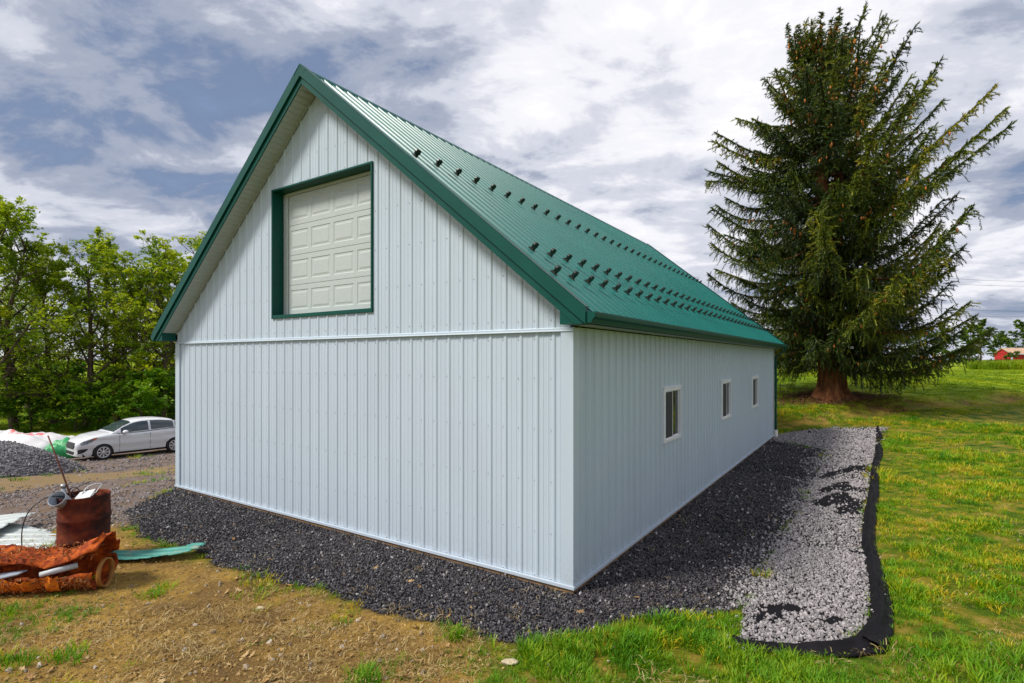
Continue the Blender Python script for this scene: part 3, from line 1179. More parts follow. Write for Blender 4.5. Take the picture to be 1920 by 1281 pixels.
# pale stone heaped on the geotextile
x, y, r = ring_points([(3.4, 9, 2300), (9, 14, 1400), (14, 26, 560)], 48)
d, l, s, v = zones(x, y)
sprinkle = (d > .5) & (rng.random(len(x)) < .015 + .5 * np.clip(1 + poly_sd(P_LIGHT, x, y) / .55 + (fbm(x * 3, y * 3, 66, 3) - .5) * 1.2, 0, 1) ** 2)
k = (((l > rng.random(len(x)) * .9 + .05) & (~in_patch(x, y) | (rng.random(len(x)) < .05))) | sprinkle | ((np.abs(poly_sd(P_LIGHT, x, y)) < .16) & (rng.random(len(x)) < .05))) & ~in_barn(x, y)
x, y, r = x[k], y[k], r[k]
sc = (.014 + .032 * rng.random(len(x)) ** 1.6) * (1 + np.clip((r - 8) / 14, 0, 1) * .6)
scatter('pale_gravel', np.stack([x, y, terrain(x, y) + .012 + sc * .2 + rng.random(len(x)) * .014], 1), rand_rot(len(x)), sc, rng.integers(0, 6, len(x)), stone_protos(M_STONE_L, 6, 2), 'pale dusty crushed stone in the strip beside the black cloth', 'gravel')
# loose stone of the driveway and odd stones in the soil
x, y, r = ring_points([(7, 13, 260), (13, 20, 190), (20, 27, 60)], 52)
k = x < -3
x, y, r = x[k], y[k], r[k]
d, l, s, v = zones(x, y)
pat = fbm(x * .8, y * .8, 41, 3)
bnd = np.clip(poly_sd(P_BAND, x, y) / .6 + .5, 0, 1)
k = (v * (1 - d) * (1 - bnd * .9) * np.clip((pat - .35) * 4, 0.08, 1) > rng.random(len(x))) & ~in_barn(x, y)
x, y, r = x[k], y[k], r[k]
sc = (.02 + .035 * rng.random(len(x)) ** 2) * (1 + np.clip((r - 9) / 14, 0, 1) * .7)
scatter('drive_stones', np.stack([x, y, terrain(x, y) + sc * .12], 1), rand_rot(len(x)), sc, rng.integers(0, 6, len(x)), stone_protos(M_STONE_B, 6, 3), 'loose brownish stones trodden into the driveway on the left', 'gravel')
x, y, r = ring_points([(3.4, 8, 70), (8, 16, 14)], 52)
d, l, s, v = zones(x, y)
k = ((s > .5) | ((s + v + d + l < .2) & (fbm(x * 1.2, y * 1.2, 55, 3) > .6))) & (rng.random(len(x)) < .6) & (d < .1) & (l < .1) & ~in_barn(x, y, .1)
x, y = x[k], y[k]
sc = .012 + .05 * rng.random(len(x)) ** 5
M_STONE_S = stone_mat('tan_field_stone', [(0, (.16, .11, .06)), (.6, (.32, .24, .15)), (1, (.55, .50, .42))], .95)
scatter('loose_stones', np.stack([x, y, terrain(x, y) + sc * .1], 1), rand_rot(len(x)), sc, rng.integers(0, 6, len(x)), stone_protos(M_STONE_S, 6, 4), 'small tan stones lying in the bare soil', 'stones')


x, y, r = ring_points([(3.2, 7, 900), (7, 11, 260)], 52)
d, l, s, v = zones(x, y)
k = (s * np.clip((fbm(x * 1.1, y * 1.1, 47, 4) - .30) * 4, .05, 1) > rng.random(len(x))) & (d < .2) & ~in_barn(x, y, .1)
x, y = x[k], y[k]
sc = .012 + .030 * rng.random(len(x)) ** 3
M_CLOD = stone_mat('crumbly_ochre_soil', [(0, (.12, .070, .022)), (.5, (.30, .185, .055)), (1, (.50, .35, .14))], 1.0)
scatter('soil_clods', np.stack([x, y, terrain(x, y) + sc * .05], 1), rand_rot(len(x)), sc, rng.integers(0, 6, len(x)), stone_protos(M_CLOD, 6, 14), 'crumbs and clods of dry ochre soil in the foreground', 'soil')


# geotextile: sheet under the pale stone and the loose flap along its outer edge
def cloth_mat():
    m, nt, b, out = nodes_of('black_geotextile')
    n = nz(nt, 5, 5, .6, 'World')
    c = rampn(nt, n, [(.3, (.0035, .003, .004)), (.6, (.007, .006, .008)), (.78, (.016, .014, .015))])
    nt.links.new(c, b.inputs['Base Color'])
    b.inputs['Roughness'].default_value = .7
    b.inputs['Specular IOR Level'].default_value = .16
    bump(nt, b, nz(nt, 220, 2, .5, 'World'), .25, .004)
    return m


M_CLOTH = cloth_mat()
geo = empty('geotextile_strip', tuple(gp(1640, 1000)))
tag(geo, 'long black geotextile cloth with its edge folded up beside the pale gravel', 'ground cloth')


def world_child(o, parent):
    o.parent = parent
    o.matrix_parent_inverse = Matrix.Translation(parent.location).inverted()
    return o


# sheet: grid over the strip's bounding box clipped to its outline
bx0, by0 = P_LIGHT.min(0)
bx1, by1 = P_LIGHT.max(0)
hs = .09
gx, gy = np.meshgrid(np.arange(bx0, bx1, hs), np.arange(by0, by1, hs))
ins = (poly_sd(P_LIGHT, gx, gy) > -.02).reshape(gx.shape) & ~in_barn(gx, gy, .05)
gz = terrain(gx, gy) + .012 + (fbm(gx * 6, gy * 6, 8, 3)) * .012
nxg = gx.shape[1]
idx = np.arange(gx.size).reshape(gx.shape)
cell = ins[:-1, :-1] & ins[1:, :-1] & ins[:-1, 1:] & ins[1:, 1:]
q = np.stack([idx[:-1, :-1], idx[:-1, 1:], idx[1:, 1:], idx[1:, :-1]], 2)[cell]
used, inv = np.unique(q, return_inverse=True)
V = np.stack([gx.ravel(), gy.ravel(), gz.ravel()], 1)[used]
world_child(np_mesh('cloth_sheet', V, inv.reshape(-1, 4), M_CLOTH, None, True), geo)
flap_in = crop2([(1500, 5), (1492, 60), (1492, 150), (1475, 200), (1462, 330), (1437, 450), (1425, 560), (1420, 640), (1443, 700), (1463, 780), (1470, 870), (1468, 950), (1435, 1030), (1380, 1075)])
flap_out = crop2([(1520, 10), (1530, 60), (1532, 150), (1512, 200), (1514, 330), (1502, 450), (1492, 560), (1506, 640), (1522, 700), (1552, 780), (1580, 870), (1586, 950), (1584, 1050), (1545, 1135)])


def flap(pin, pout, name, height, seed, nseg=90, flip=1):
    """Folded-over cloth edge: rises from the gravel, rolls over and drops to the grass."""
    A, B = gpoly(pin), gpoly(pout)

    def resample(P, n):
        d = np.concatenate([[0], np.cumsum(np.hypot(*np.diff(P, axis=0).T))])
        # smooth by Catmull-like cubic through numpy interpolation of a finer average
        t = np.linspace(0, d[-1], n)
        x, y = np.interp(t, d, P[:, 0]), np.interp(t, d, P[:, 1])
        for _ in range(3):
            x[1:-1] = (x[:-2] + 2 * x[1:-1] + x[2:]) / 4
            y[1:-1] = (y[:-2] + 2 * y[1:-1] + y[2:]) / 4
        return np.stack([x, y], 1)
    A, B = resample(A, nseg), resample(B, nseg)
    nc = 13
    V = np.zeros((nseg, nc, 3))
    t = np.linspace(0, 1, nc)
    arc = np.concatenate([[0], np.cumsum(np.hypot(*np.diff((A + B) / 2, axis=0).T))])
    for j in range(nc):
        P = A + (B - A) * t[j]
        base = terrain(P[:, 0], P[:, 1])
        prof = (math.sin(math.pi * t[j] ** .8)) ** .8 if 0 < t[j] < 1 else 0
        hh = height * (.45 + .9 * fbm(arc * .9, arc * 0 + seed, seed, 3))
        wr = (.5 - np.abs(fbm(arc * 3.2 + t[j] * 2.8, arc * 0 + t[j] * 2 + seed, seed + 5, 2) - .5) * 4).clip(-.5, .5) * .035 + (vnoise(arc * 1.6 + t[j] * 1.3, arc * 0 + t[j] * 4, seed + 9) - .5) * .10 + (fbm(arc * 14, arc * 0 + t[j] * 9, seed + 2, 2) - .5) * .02
        V[:, j, 0] = P[:, 0]
        V[:, j, 1] = P[:, 1]
        V[:, j, 2] = base + .016 + np.maximum(prof * hh + wr * prof ** .5, 0)
    i = np.arange(nseg - 1)[:, None] * nc + np.arange(nc - 1)[None, :]
    Fq = np.stack([i, i + 1, i + nc + 1, i + nc], 2).reshape(-1, 4)
    o = np_mesh(name, V.reshape(-1, 3), Fq, M_CLOTH, None, True)
    md = o.modifiers.new('thick', 'SOLIDIFY')
    md.thickness = .004
    return world_child(o, geo)


flap(flap_in, flap_out, 'folded_edge', .085, 3, 150)
flap(crop2([(775, 1070), (830, 1092), (930, 1098), (1050, 1108), (1200, 1105), (1330, 1098), (1420, 1060)]), crop2([(790, 1100), (860, 1120), (960, 1138), (1080, 1148), (1220, 1158), (1370, 1160), (1548, 1138)]), 'folded_end', .035, 14, 80)


# grass
def grass_mat(name, stops, patch=.9, transl=.35, tipv=.25):
    m, nt, b, out = nodes_of(name)
    n1 = nz(nt, patch, 5, .62, 'World')
    oi = nt.nodes.new('ShaderNodeObjectInfo')
    f = mathn(nt, 'ADD', mathn(nt, 'MULTIPLY', n1, 1.0 - tipv), mathn(nt, 'MULTIPLY', oi.outputs['Random'], tipv))
    c = rampn(nt, f, stops)
    nt.links.new(c, b.inputs['Base Color'])
    b.inputs['Roughness'].default_value = .55
    b.inputs['Specular IOR Level'].default_value = .3
    tr = nt.nodes.new('ShaderNodeBsdfTranslucent')
    nt.links.new(c, tr.inputs['Color'])
    mx = nt.nodes.new('ShaderNodeMixShader')
    mx.inputs[0].default_value = transl
    nt.links.new(b.outputs[0], mx.inputs[1])
    nt.links.new(tr.outputs[0], mx.inputs[2])
    nt.links.new(mx.outputs[0], out.inputs['Surface'])
    return m


M_GRASS = grass_mat('mixed_rough_grass', [(.28, (.042, .165, .001)), (.42, (.098, .28, .002)), (.53, (.25, .40, .003)), (.62, (.56, .45, .008)), (.75, (.64, .42, .08))], 1.1)
M_LUSH = grass_mat('lush_green_grass', [(.28, (.055, .185, .003)), (.5, (.12, .30, .004)), (.72, (.32, .42, .008))], 1.6)
M_STRAW = grass_mat('dry_straw', [(.3, (.24, .15, .05)), (.5, (.40, .27, .09)), (.7, (.52, .40, .19))], 3, .2, .6)


def tuft_protos(material, n, blades, height, spread, width, lean, seed, flat=False):
    r = np.random.default_rng(seed)
    res = []
    for _ in range(n):
        V, Fc = [], []
        for b in range(blades):
            a = r.random() * 6.283
            rr = spread * math.sqrt(r.random())
            bx, by = rr * math.cos(a), rr * math.sin(a)
            la = a + r.normal() * .7
            h = height * (.55 + .6 * r.random())
            ln = lean * (.3 + r.random() * 1.1) * h
            w = width * (.7 + .6 * r.random())
            sx, sy = -math.sin(la + r.normal() * .5) * w / 2, math.cos(la + r.normal() * .5) * w / 2
            o = len(V)
            for t, ww in ((0, 1), (.4, .95), (.75, .65), (1, 0)):
                x_, y_ = bx + math.cos(la) * ln * t * t, by + math.sin(la) * ln * t * t
                z_ = (h * t * (1 - .25 * lean * t * t)) if not flat else .01 + .02 * math.sin(t * 3) + r.random() * .004
                if flat:
                    x_, y_ = bx + math.cos(la) * h * t, by + math.sin(la) * h * t
                if ww:
                    V += [(x_ - sx * ww, y_ - sy * ww, z_), (x_ + sx * ww, y_ + sy * ww, z_)]
                else:
                    V.append((x_, y_, z_))
            Fc += [(o, o + 1, o + 3, o + 2), (o + 2, o + 3, o + 5, o + 4), (o + 4, o + 5, o + 6)]
        me = bpy.data.meshes.new('tuft')
        me.from_pydata(V, [], Fc)
        me.materials.append(material)
        ob = bpy.data.objects.new('tuft', me)
        COL.objects.link(ob)
        res.append(ob)
    return res


P_LUSH = [gpoly([(-60, 1135), (60, 1122), (200, 1112), (225, 1132), (150, 1178), (60, 1205), (-60, 1225)]), gpoly([(650, 1225), (770, 1222), (900, 1212), (960, 1240), (990, 1281), (720, 1281)]), gpoly([(-40, 1235), (60, 1225), (90, 1250), (0, 1281), (-60, 1281)])]


def grass_weight(x, y):
    d, l, s, v = zones(x, y)
    w = (1 - s) * (1 - v)
    bald = fbm(x * .75, y * .75, 61, 4)
    w = w * np.clip((.66 - bald) * 9, .06, 1) * np.clip((fbm(x * 2.6, y * 2.6, 131, 3) - .30) * 5, .25, 1)
    sp = np.clip((fbm(x * 1.7, y * 1.7, 91, 4) - .57) * 8, 0, 1) * s * .45 + v * np.clip((fbm(x * .9, y * .9, 95, 3) - .62) * 7, 0, 1) * .25
    lush = np.zeros(len(x))
    wob = (fbm(x * 4, y * 4, 15, 3) - .5) * .5
    for P in P_LUSH:
        lush = np.maximum(lush, np.clip((poly_sd(P, x, y) + wob * .6) / .12, 0, 1))
    w = np.maximum(w, sp)
    w = np.maximum(w, lush * .45)
    fl = np.maximum(d, l)
    w = w * (1 - fl)
    # nothing grows through the folded cloth
    return np.where(in_barn(x, y, .02), 0, w), lush


FLAP_POLY = [np.vstack([gpoly(flap_in), gpoly(flap_out)[::-1]]), gpoly(crop2([(775, 1070), (830, 1092), (930, 1098), (1050, 1108), (1200, 1105), (1330, 1098), (1420, 1060), (1548, 1138), (1370, 1160), (1220, 1158), (1080, 1148), (960, 1138), (860, 1120), (790, 1100)]))]
x, y, r = ring_points([(3.2, 5.5, 420), (5.5, 8, 330), (8, 12, 190), (12, 18, 90), (18, 26, 42)], 52)
w, lush = grass_weight(x, y)
k = w > rng.random(len(x))
for P in FLAP_POLY:
    k &= poly_sd(P, x, y) < .02
x, y, r, lush = x[k], y[k], r[k], lush[k]
z = terrain(x, y)
front = np.clip((6.3 - y) / 1.6 + (fbm(x * 1.3, y * 1.3, 33, 3) - .5) * 2, 0, 1) * (x > -1.2)
isl = (np.maximum(lush, front) > rng.random(len(x)))
sc = (.75 + .55 * rng.random(len(x))) * (1 + np.clip((r - 7) / 12, 0, 1) * .75) * np.where(z > .6, .55, 1) * np.clip(2.2 * fbm(x * 1.3, y * 1.3, 81, 3) - .1, .5, 1.5) * np.where(lush > .3, .62, 1)
rot = np.stack([rng.normal(size=len(x)) * .12, rng.normal(size=len(x)) * .12, rng.random(len(x)) * 6.28], 1)
for sel, nm, protos, lab in ((~isl, 'rough_grass', tuft_protos(M_GRASS, 6, 15, .062, .055, .0052, .75, 5), 'patchy yellow and green rough grass right of the barn'),
                             (isl, 'lush_grass', tuft_protos(M_LUSH, 6, 17, .085, .05, .0055, .6, 6), 'thick fresh green grass along the bottom of the picture')):
    scatter(nm, np.stack([x, y, z - .004], 1)[sel], rot[sel], sc[sel], rng.integers(0, 6, int(sel.sum())), protos, lab, 'grass')
# mown lawn: short, dense, further off
x, y, r = ring_points([(18, 30, 26), (30, 48, 10), (48, 80, 3.2)], 50)
z = terrain(x, y)
d, l, s, v = zones(x, y)
k = (((z > .5) & (x > 2)) | ((y > 28) & (x < 0))) & (v < .3) & ~in_barn(x, y, .3)
x, y, r, z = x[k], y[k], r[k], z[k]
M_LAWN = grass_mat('mown_lawn_grass', [(.28, (.08, .17, .003)), (.5, (.21, .31, .003)), (.72, (.40, .43, .005))], .3)
sc = (.7 + .5 * rng.random(len(x))) * (1 + np.clip((r - 22) / 40, 0, 1) * 1.5)
scatter('lawn_grass', np.stack([x, y, z - .004], 1), np.stack([x * 0, x * 0, rng.random(len(x)) * 6.28], 1), sc, rng.integers(0, 4, len(x)), tuft_protos(M_LAWN, 4, 26, .06, .16, .012, .8, 8), 'short mown lawn grass round the spruce', 'grass')
# weeds along the bank below the lawn and the tall meadow patch far right
x, y, r = ring_points([(16, 26, 34)], 48)
z = terrain(x, y)
k = (x > 6) & (z > .22) & (z < .95) & (fbm(x * .9, y * .9, 12, 3) > .40) & ~in_barn(x, y, 1)
x, y, z = x[k], y[k], z[k]
scatter('bank_weeds', np.stack([x, y, z - .01], 1), np.stack([x * 0, x * 0, rng.random(len(x)) * 6.28], 1), .8 + .9 * rng.random(len(x)), rng.integers(0, 4, len(x)), tuft_protos(M_GRASS, 4, 16, .13, .10, .010, .8, 10), 'coarse weedy grass on the low bank below the lawn', 'weeds')
n = 5200
x = 58 + rng.random(n) * 42
y = 66 + rng.random(n) * 26
k = x / y > .835 + .02 * fbm(x * .3, y * .3, 4, 2)
x, y = x[k], y[k]
scatter('tall_meadow_grass', np.stack([x, y, terrain(x, y) - .02], 1), np.stack([x * 0, x * 0, rng.random(len(x)) * 6.28], 1), .8 + .5 * rng.random(len(x)), rng.integers(0, 3, len(x)), tuft_protos(M_LAWN, 3, 22, 1.0, .4, .06, .5, 11), 'tall unmown meadow grass in front of the red shed', 'grass')
# straw litter and fallen leaves
x, y, r = ring_points([(3.2, 7, 110), (7, 12, 40), (12, 22, 12)], 52)
d, l, s, v = zones(x, y)
wgt = s * np.clip((fbm(x * 1.3, y * 1.3, 25, 4) - .38) * 5, 0.05, 1) + (1 - s) * (1 - v) * (1 - d) * (1 - l) * np.clip((fbm(x * .75, y * .75, 61, 4) - .5) * 5, 0, .8) + .04 * d
k = (wgt > rng.random(len(x))) & ~in_barn(x, y, .05) & (l < .1)
x, y = x[k], y[k]
scatter('straw_litter', np.stack([x, y, terrain(x, y) + .004], 1), np.stack([rng.normal(size=len(x)) * .1, rng.normal(size=len(x)) * .1, rng.random(len(x)) * 6.28], 1), .6 + .7 * rng.random(len(x)), rng.integers(0, 6, len(x)), tuft_protos(M_STRAW, 6, 9, .085, .09, .004, .3, 12, True), 'dry straw and dead grass lying on the bare soil', 'straw')


def leaf_litter_protos(material, n=5):
    r = np.random.default_rng(3)
    res = []
    for _ in range(n):
        mb = MB()
        pts = []
        lob = 9
        for j in range(lob * 2):
            a = math.tau * j / (lob * 2)
            rad = (.5 if j % 2 == 0 else .26) * (1.15 if abs(math.cos(a)) > .7 else .75) * (.85 + .3 * r.random())
            xx, yy = rad * math.cos(a), rad * math.sin(a) * .7
            pts.append((xx, yy, .35 * (xx * xx + yy * yy) * (1 + r.normal() * .5) + .1 * r.random()))
        mb.add(pts + [(0, 0, .02)], [(j, (j + 1) % (lob * 2), lob * 2) for j in range(lob * 2)])
        o = mb.build('fallen_leaf', material)
        res.append(o)
    return res


M_LEAFD = stone_mat('dead_oak_leaf', [(0, (.22, .10, .03)), (.5, (.42, .24, .07)), (1, (.56, .40, .20))], .8)
x, y, r = ring_points([(3.4, 9, 26), (9, 16, 8)], 50)
d, l, s, v = zones(x, y)
a_, b_ = barn_ab(x, y)
wgt = s * .85 * np.clip((fbm(x * .9, y * .9, 71, 3) - .40) * 6, .05, 1) + d * (b_ < 0) * (.14 + .5 * np.exp(-np.abs(b_ + .15) / .15) * (a_ < -5)) + .02 * d
k = (wgt > rng.random(len(x))) & ~in_barn(x, y, .05) & (x < 3.5)
x, y = x[k], y[k]
scatter('fallen_leaves', np.stack([x, y, terrain(x, y) + .014], 1), np.stack([rng.normal(size=len(x)) * .3, rng.normal(size=len(x)) * .3, rng.random(len(x)) * 6.28], 1), .05 + .06 * rng.random(len(x)), rng.integers(0, 5, len(x)), leaf_litter_protos(M_LEAFD), 'dry brown leaves scattered over the soil and dark gravel', 'leaves')

# one pale rock at the edge of the soil, bottom middle
import bmesh


def rock(name, loc, size, seed, material, label):
    r = np.random.default_rng(seed)
    bm = bmesh.new()
    bmesh.ops.create_icosphere(bm, subdivisions=3, radius=.5)
    for vtx in bm.verts:
        c = vtx.co
        q = 1 + .35 * (fbm(np.array([c.x * 3 + seed]), np.array([c.y * 3 + c.z * 4]), seed, 3)[0] - .5) * 2
        vtx.co = Vector((c.x * size[0] * q, c.y * size[1] * q, c.z * size[2] * q))
    me = bpy.data.meshes.new(name)
    bm.to_mesh(me)
    bm.free()
    me.materials.append(material)
    o = bpy.data.objects.new(name, me)
    COL.objects.link(o)
    o.location = (loc[0], loc[1], loc[2] + size[2] * .2)
    return tag(o, label, 'rock', None)


M_ROCK = mat('pale_field_rock', (.50, .42, .28), .9, 0, .3, 9, .3, .5, 30)
rock('field_rock', gp(957, 1245), (.15, .09, .06), 3, M_ROCK, 'pale tan rock half buried at the grass edge, bottom middle')
rock('field_rock', gp(488, 1143), (.10, .07, .045), 5, M_ROCK, 'small pale rock lying in the bare soil below the gravel edge')
# ------------------------------------------------------------------ junk on the left
def rust_mat(name, base, hot, dark, scale=6, thr=.5):
    m, nt, b, out = nodes_of(name)
    n = nz(nt, scale, 8, .68)
    n2 = nz(nt, scale * .45, 5, .6)
    c = rampn(nt, n, [(.28, dark), (.46, base), (.62, hot), (.78, tuple(min(1, q * 1.4) for q in hot))])
    c = mixc(nt, rampn(nt, n2, [(thr, (0, 0, 0)), (thr + .12, (.85, .85, .85))]), c, dark)
    nt.links.new(c, b.inputs['Base Color'])
    b.inputs['Roughness'].default_value = .85
    b.inputs['Specular IOR Level'].default_value = .25
    bump(nt, b, n, .6, .02)
    return m


M_RUST = rust_mat('orange_rust', (.23, .034, .005), (.50, .10, .008), (.035, .008, .004), 9, .58)
M_RUSTD = rust_mat('dark_drum_rust', (.10, .016, .008), (.19, .040, .012), (.014, .009, .008), 5, .45)
M_INS = rust_mat('orange_scale', (.60, .13, .010), (.80, .24, .015), (.28, .05, .01), 22, .68)
M_RING = mat('yellowed_enamel', (.30, .13, .025), .6, 0, .3, 8, .4, .2, 30, ((.25, .07, .02), 7, .55))
M_GREYP = mat('grey_plastic', (.32, .36, .42), .4, 0, .15, 6)
M_WHITEP = mat('scuffed_white_plastic', (.50, .52, .54), .5, 0, .08, 6, .4, 0, 40, ((.30, .26, .22), 5, .60))
M_GALV = mat('galvanised_pipe', (.42, .44, .45), .38, .8, .2, 10)
M_WIRE = mat('black_wire', (.015, .018, .02), .5, 0, .2, 9)
M_WIREW = mat('white_wire', (.65, .66, .66), .5, 0, .1, 9)
M_WOODR = mat('red_brown_rod', (.14, .045, .028), .7, 0, .3, 20)
M_SHEETW = mat('white_sheet_metal', (.46, .50, .49), .4, 0, .06, 3, .5, 0, 40, ((.36, .32, .26), 3, .62))
M_TEAL = mat('faded_teal_sheet', (.05, .25, .205), .5, 0, .18, 4, .4, 0, 40, ((.30, .30, .22), 5, .56), stretch=(1, 5, 1))

dp = gp(158, 1050)
drum = MB()
prof = [(.005, .03), (.27, .03), (.282, .0), (.290, .012), (.286, .03)]
for zc in (.30, .585):
    prof += [(.286, zc - .03), (.296, zc - .012), (.298, zc), (.296, zc + .012), (.286, zc + .03)]
prof += [(.286, .855), (.290, .865), (.296, .875), (.292, .885), (.284, .882), (.280, .86), (.278, .06), (.005, .05)]
drum.lathe(prof, 48)
dr = drum.build('steel_drum', M_RUSTD, None, True)
for vtx in dr.data.vertices:       # dents
    c = vtx.co
    a = math.atan2(c.y, c.x)
    q = 1 - .035 * max(0, math.sin(a * 2 + 1.0 + c.z * 3)) * math.exp(-((c.z - .72) / .25) ** 2) + .012 * math.sin(3 * a + c.z * 9)
    c.x *= q
    c.y *= q
dr.location = tuple(dp)
tag(dr, 'rusty open-topped steel drum filled with scrap', 'drum')
DZ = dp[2] + .88


def at_d(dx, dy, dz):
    return (dp[0] + dx, dp[1] + dy, DZ + dz)


o = MB().tube([at_d(-.14, -.02, -.45), at_d(-.17, -.03, .02), at_d(-.30, -.06, .45), at_d(-.42, -.08, .80)], [.011, .011, .010, .009], 8).build('long_rod', M_WOODR, None, True)
tag(o, 'long thin red-brown rod sticking up out of the drum', 'rod')
mb = MB()
mb.tube([at_d(-.22, -.04, -.4), at_d(-.235, -.05, .04), at_d(-.24, -.05, .10)], [.026, .026, .026], 12)
mb.tube([at_d(-.24, -.05, .101), at_d(-.24, -.05, .145)], [.032, .030], 12)
tag(mb.build('capped_pipe', M_GALV, None, True), 'short grey metal pipe with a cap standing in the drum', 'pipe')
bk = MB()
bk.lathe([(.002, 0), (.085, 0), (.10, .20), (.105, .21), (.10, .215), (.094, .20), (.08, .012), (.002, .012)], 24)
b_ = bk.build('grey_bucket', M_GREYP, None, True)
b_.location = at_d(-.105, -.16, -.10)
b_.rotation_euler = (R(52), R(-8), R(10))
tag(b_, 'small grey plastic bucket tipped over in the drum', 'bucket')
mb = MB()
mb.add([(-.12, -.05, 0), (.10, -.07, .02), (.13, .06, .05), (-.07, .08, .03), (-.12, -.05, .014), (.10, -.07, .034), (.13, .06, .064), (-.07, .08, .044)], [(3, 2, 1, 0), (4, 5, 6, 7), (0, 1, 5, 4), (1, 2, 6, 5), (2, 3, 7, 6), (3, 0, 4, 7)])
o = mb.build('plastic_offcut', M_WHITEP)
o.location = at_d(.07, -.08, -.02)
o.rotation_euler = (R(24), R(-10), 0.2)
tag(o, 'white plastic offcut lying on top of the scrap in the drum', 'offcut')


def loop_wire(name, pts, rad, material, label):
    P = np.array(pts, float)
    t = np.linspace(0, len(P) - 1, len(P) * 7)
    i = np.clip(t.astype(int), 0, len(P) - 2)
    f = (t - i)[:, None]
    p0, p1, p2, p3 = P[np.maximum(i - 1, 0)], P[i], P[i + 1], P[np.minimum(i + 2, len(P) - 1)]
    S = .5 * ((2 * p1) + (-p0 + p2) * f + (2 * p0 - 5 * p1 + 4 * p2 - p3) * f ** 2 + (-p0 + 3 * p1 - 3 * p2 + p3) * f ** 3)
    return tag(MB().tube([tuple(q) for q in S], rad, 6).build(name, material, None, True), label, 'wire')


loop_wire('electrical_cable', [at_d(.0, -.10, -.05), at_d(-.12, -.24, .03), at_d(-.24, -.34, .03), at_d(-.34, -.45, -.10), at_d(-.40, -.48, -.32), at_d(-.42, -.46, -.60)], .007, M_WIRE, 'black cable arching over the drum rim down to the left')
loop_wire('electrical_cable', [at_d(-.20, .02, -.02), at_d(-.19, .0, .07), at_d(-.13, .02, .09), at_d(-.08, .03, .02), at_d(-.10, .0, -.03), at_d(-.17, .0, .03), at_d(-.06, .05, .12), at_d(.02, .10, .15)], .006, M_WIRE, 'coiled dark cable sticking up beside the pipe in the drum')
loop_wire('white_cable', [at_d(.02, -.1, -.02), at_d(.06, -.03, .10), at_d(.12, .04, .13), at_d(.17, .08, .12), at_d(.16, .02, .05), at_d(.19, -.06, .03), at_d(.22, -.10, .05), at_d(.18, -.10, .0)], .0065, M_WIREW, 'thin white cable curling over the right of the drum')
mb = MB()
for i in range(26):
    a, rr = rng.random() * 6.28, .24 * math.sqrt(rng.random())
    p = at_d(rr * math.cos(a), rr * math.sin(a), -.10 + rng.random() * .05)
    dv = Vector(rng.normal(size=3)).normalized() * .07
    mb.tube([Vector(p) - dv, Vector(p) + dv], .012 + .012 * rng.random(), 5)
tag(mb.build('drum_scrap', M_RUSTD), 'tangle of dark scrap pieces filling the drum', 'scrap', None, 'stuff')

# rusted-out tank lying in front of the drum, split along its front
A, B = gp(-110, 1112), gp(196, 1096)
ax = Vector((B[0] - A[0], B[1] - A[1], 0))
tl = ax.length
tank = empty('rusted_tank', tuple((A + B) / 2), math.atan2(ax.y, ax.x))
tank.location.z = (A[2] + B[2]) / 2
tag(tank, 'crushed rust-orange steel tank split open beside the drum', 'tank')


def tank_shell(t0, t1, nu, nv, seed, w=.30, hgt=.24, cz=.21, x_out=lambda t: 0, lift=lambda u, t: 0):
    V = np.zeros((nu, nv, 3))
    for i in range(nu):
        u = i / (nu - 1)
        for j in range(nv):
            t = t0 + (t1 - t0) * j / (nv - 1)
            nn = fbm(np.array([u * 9 + seed]), np.array([t * 2.2]), seed, 4)[0] - .5
            n2 = fbm(np.array([u * 28 + seed]), np.array([t * 7]), seed + 3, 3)[0] - .5
            rr = 1 + .34 * nn + .20 * n2
            edge = .10 * (fbm(np.array([u * 14]), np.array([seed + (0 if j < nv / 2 else 9.)]), seed + 6, 3)[0] - .5)
            tt = t + (edge * 3 if j in (0, nv - 1) else 0)
            V[i, j] = (-tl / 2 + tl * u + x_out(t) * (u > .98), -w * rr * math.cos(tt), cz + hgt * rr * math.sin(tt) + lift(u, t))
    V[:, :, 2] = np.maximum(V[:, :, 2], .006)
    i = np.arange(nu - 1)[:, None] * nv + np.arange(nv - 1)[None, :]
    return V.reshape(-1, 3), np.stack([i, i + nv, i + nv + 1, i + 1], 2).reshape(-1, 4)


V, Fq = tank_shell(R(-195), R(2), 60, 26, 4)
o = np_mesh('lower_shell', V, Fq, M_RUST, tank, False)
o.modifiers.new('thick', 'SOLIDIFY').thickness = .010
V, Fq = tank_shell(R(38), R(182), 60, 20, 11, .31, .25, .22, lambda t: .06 * math.sin(t), lambda u, t: .10 * max(0, u - .82) / .18 * (1 if t < R(120) else .4) + .05 * math.sin(u * 7))
o = np_mesh('upper_flap', V, Fq, M_RUST, tank, False)
o.modifiers.new('thick', 'SOLIDIFY').thickness = .012
mb = MB()
rings = []
for k in range(33):
    a = math.tau * k / 32
    c, s_ = math.cos(a), math.sin(a)
    rings.append([(tl / 2 + .015 + dx, -.06 - (.135 + dr_) * c, .155 + (.150 + dr_) * s_) for dx, dr_ in ((0, 0), (.045, .004), (.05, .022), (.0, .022))])
mb.loft(rings, True, False)
mb.build('end_ring', M_RING, tank, True)
V, Fq = tank_shell(R(-38), R(-4), 50, 7, 21, .325, .27, .24)
V[:, 0] *= .62
o = np_mesh('scale_crust', V + np.array([.02, -.012, 0]), Fq, M_INS, tank, False)
mb = MB()
mb.prism([(tl / 2 - .12, -.20, .46), (tl / 2 - .02, -.18, .44), (tl / 2 + .10, -.16, .62), (tl / 2 + .06, -.15, .66)], (0, .014, 0))
mb.build('torn_tab', M_RUST, tank)


def tank_pt(x, y, z):
    return tank.matrix_basis @ Vector((x, y, z))


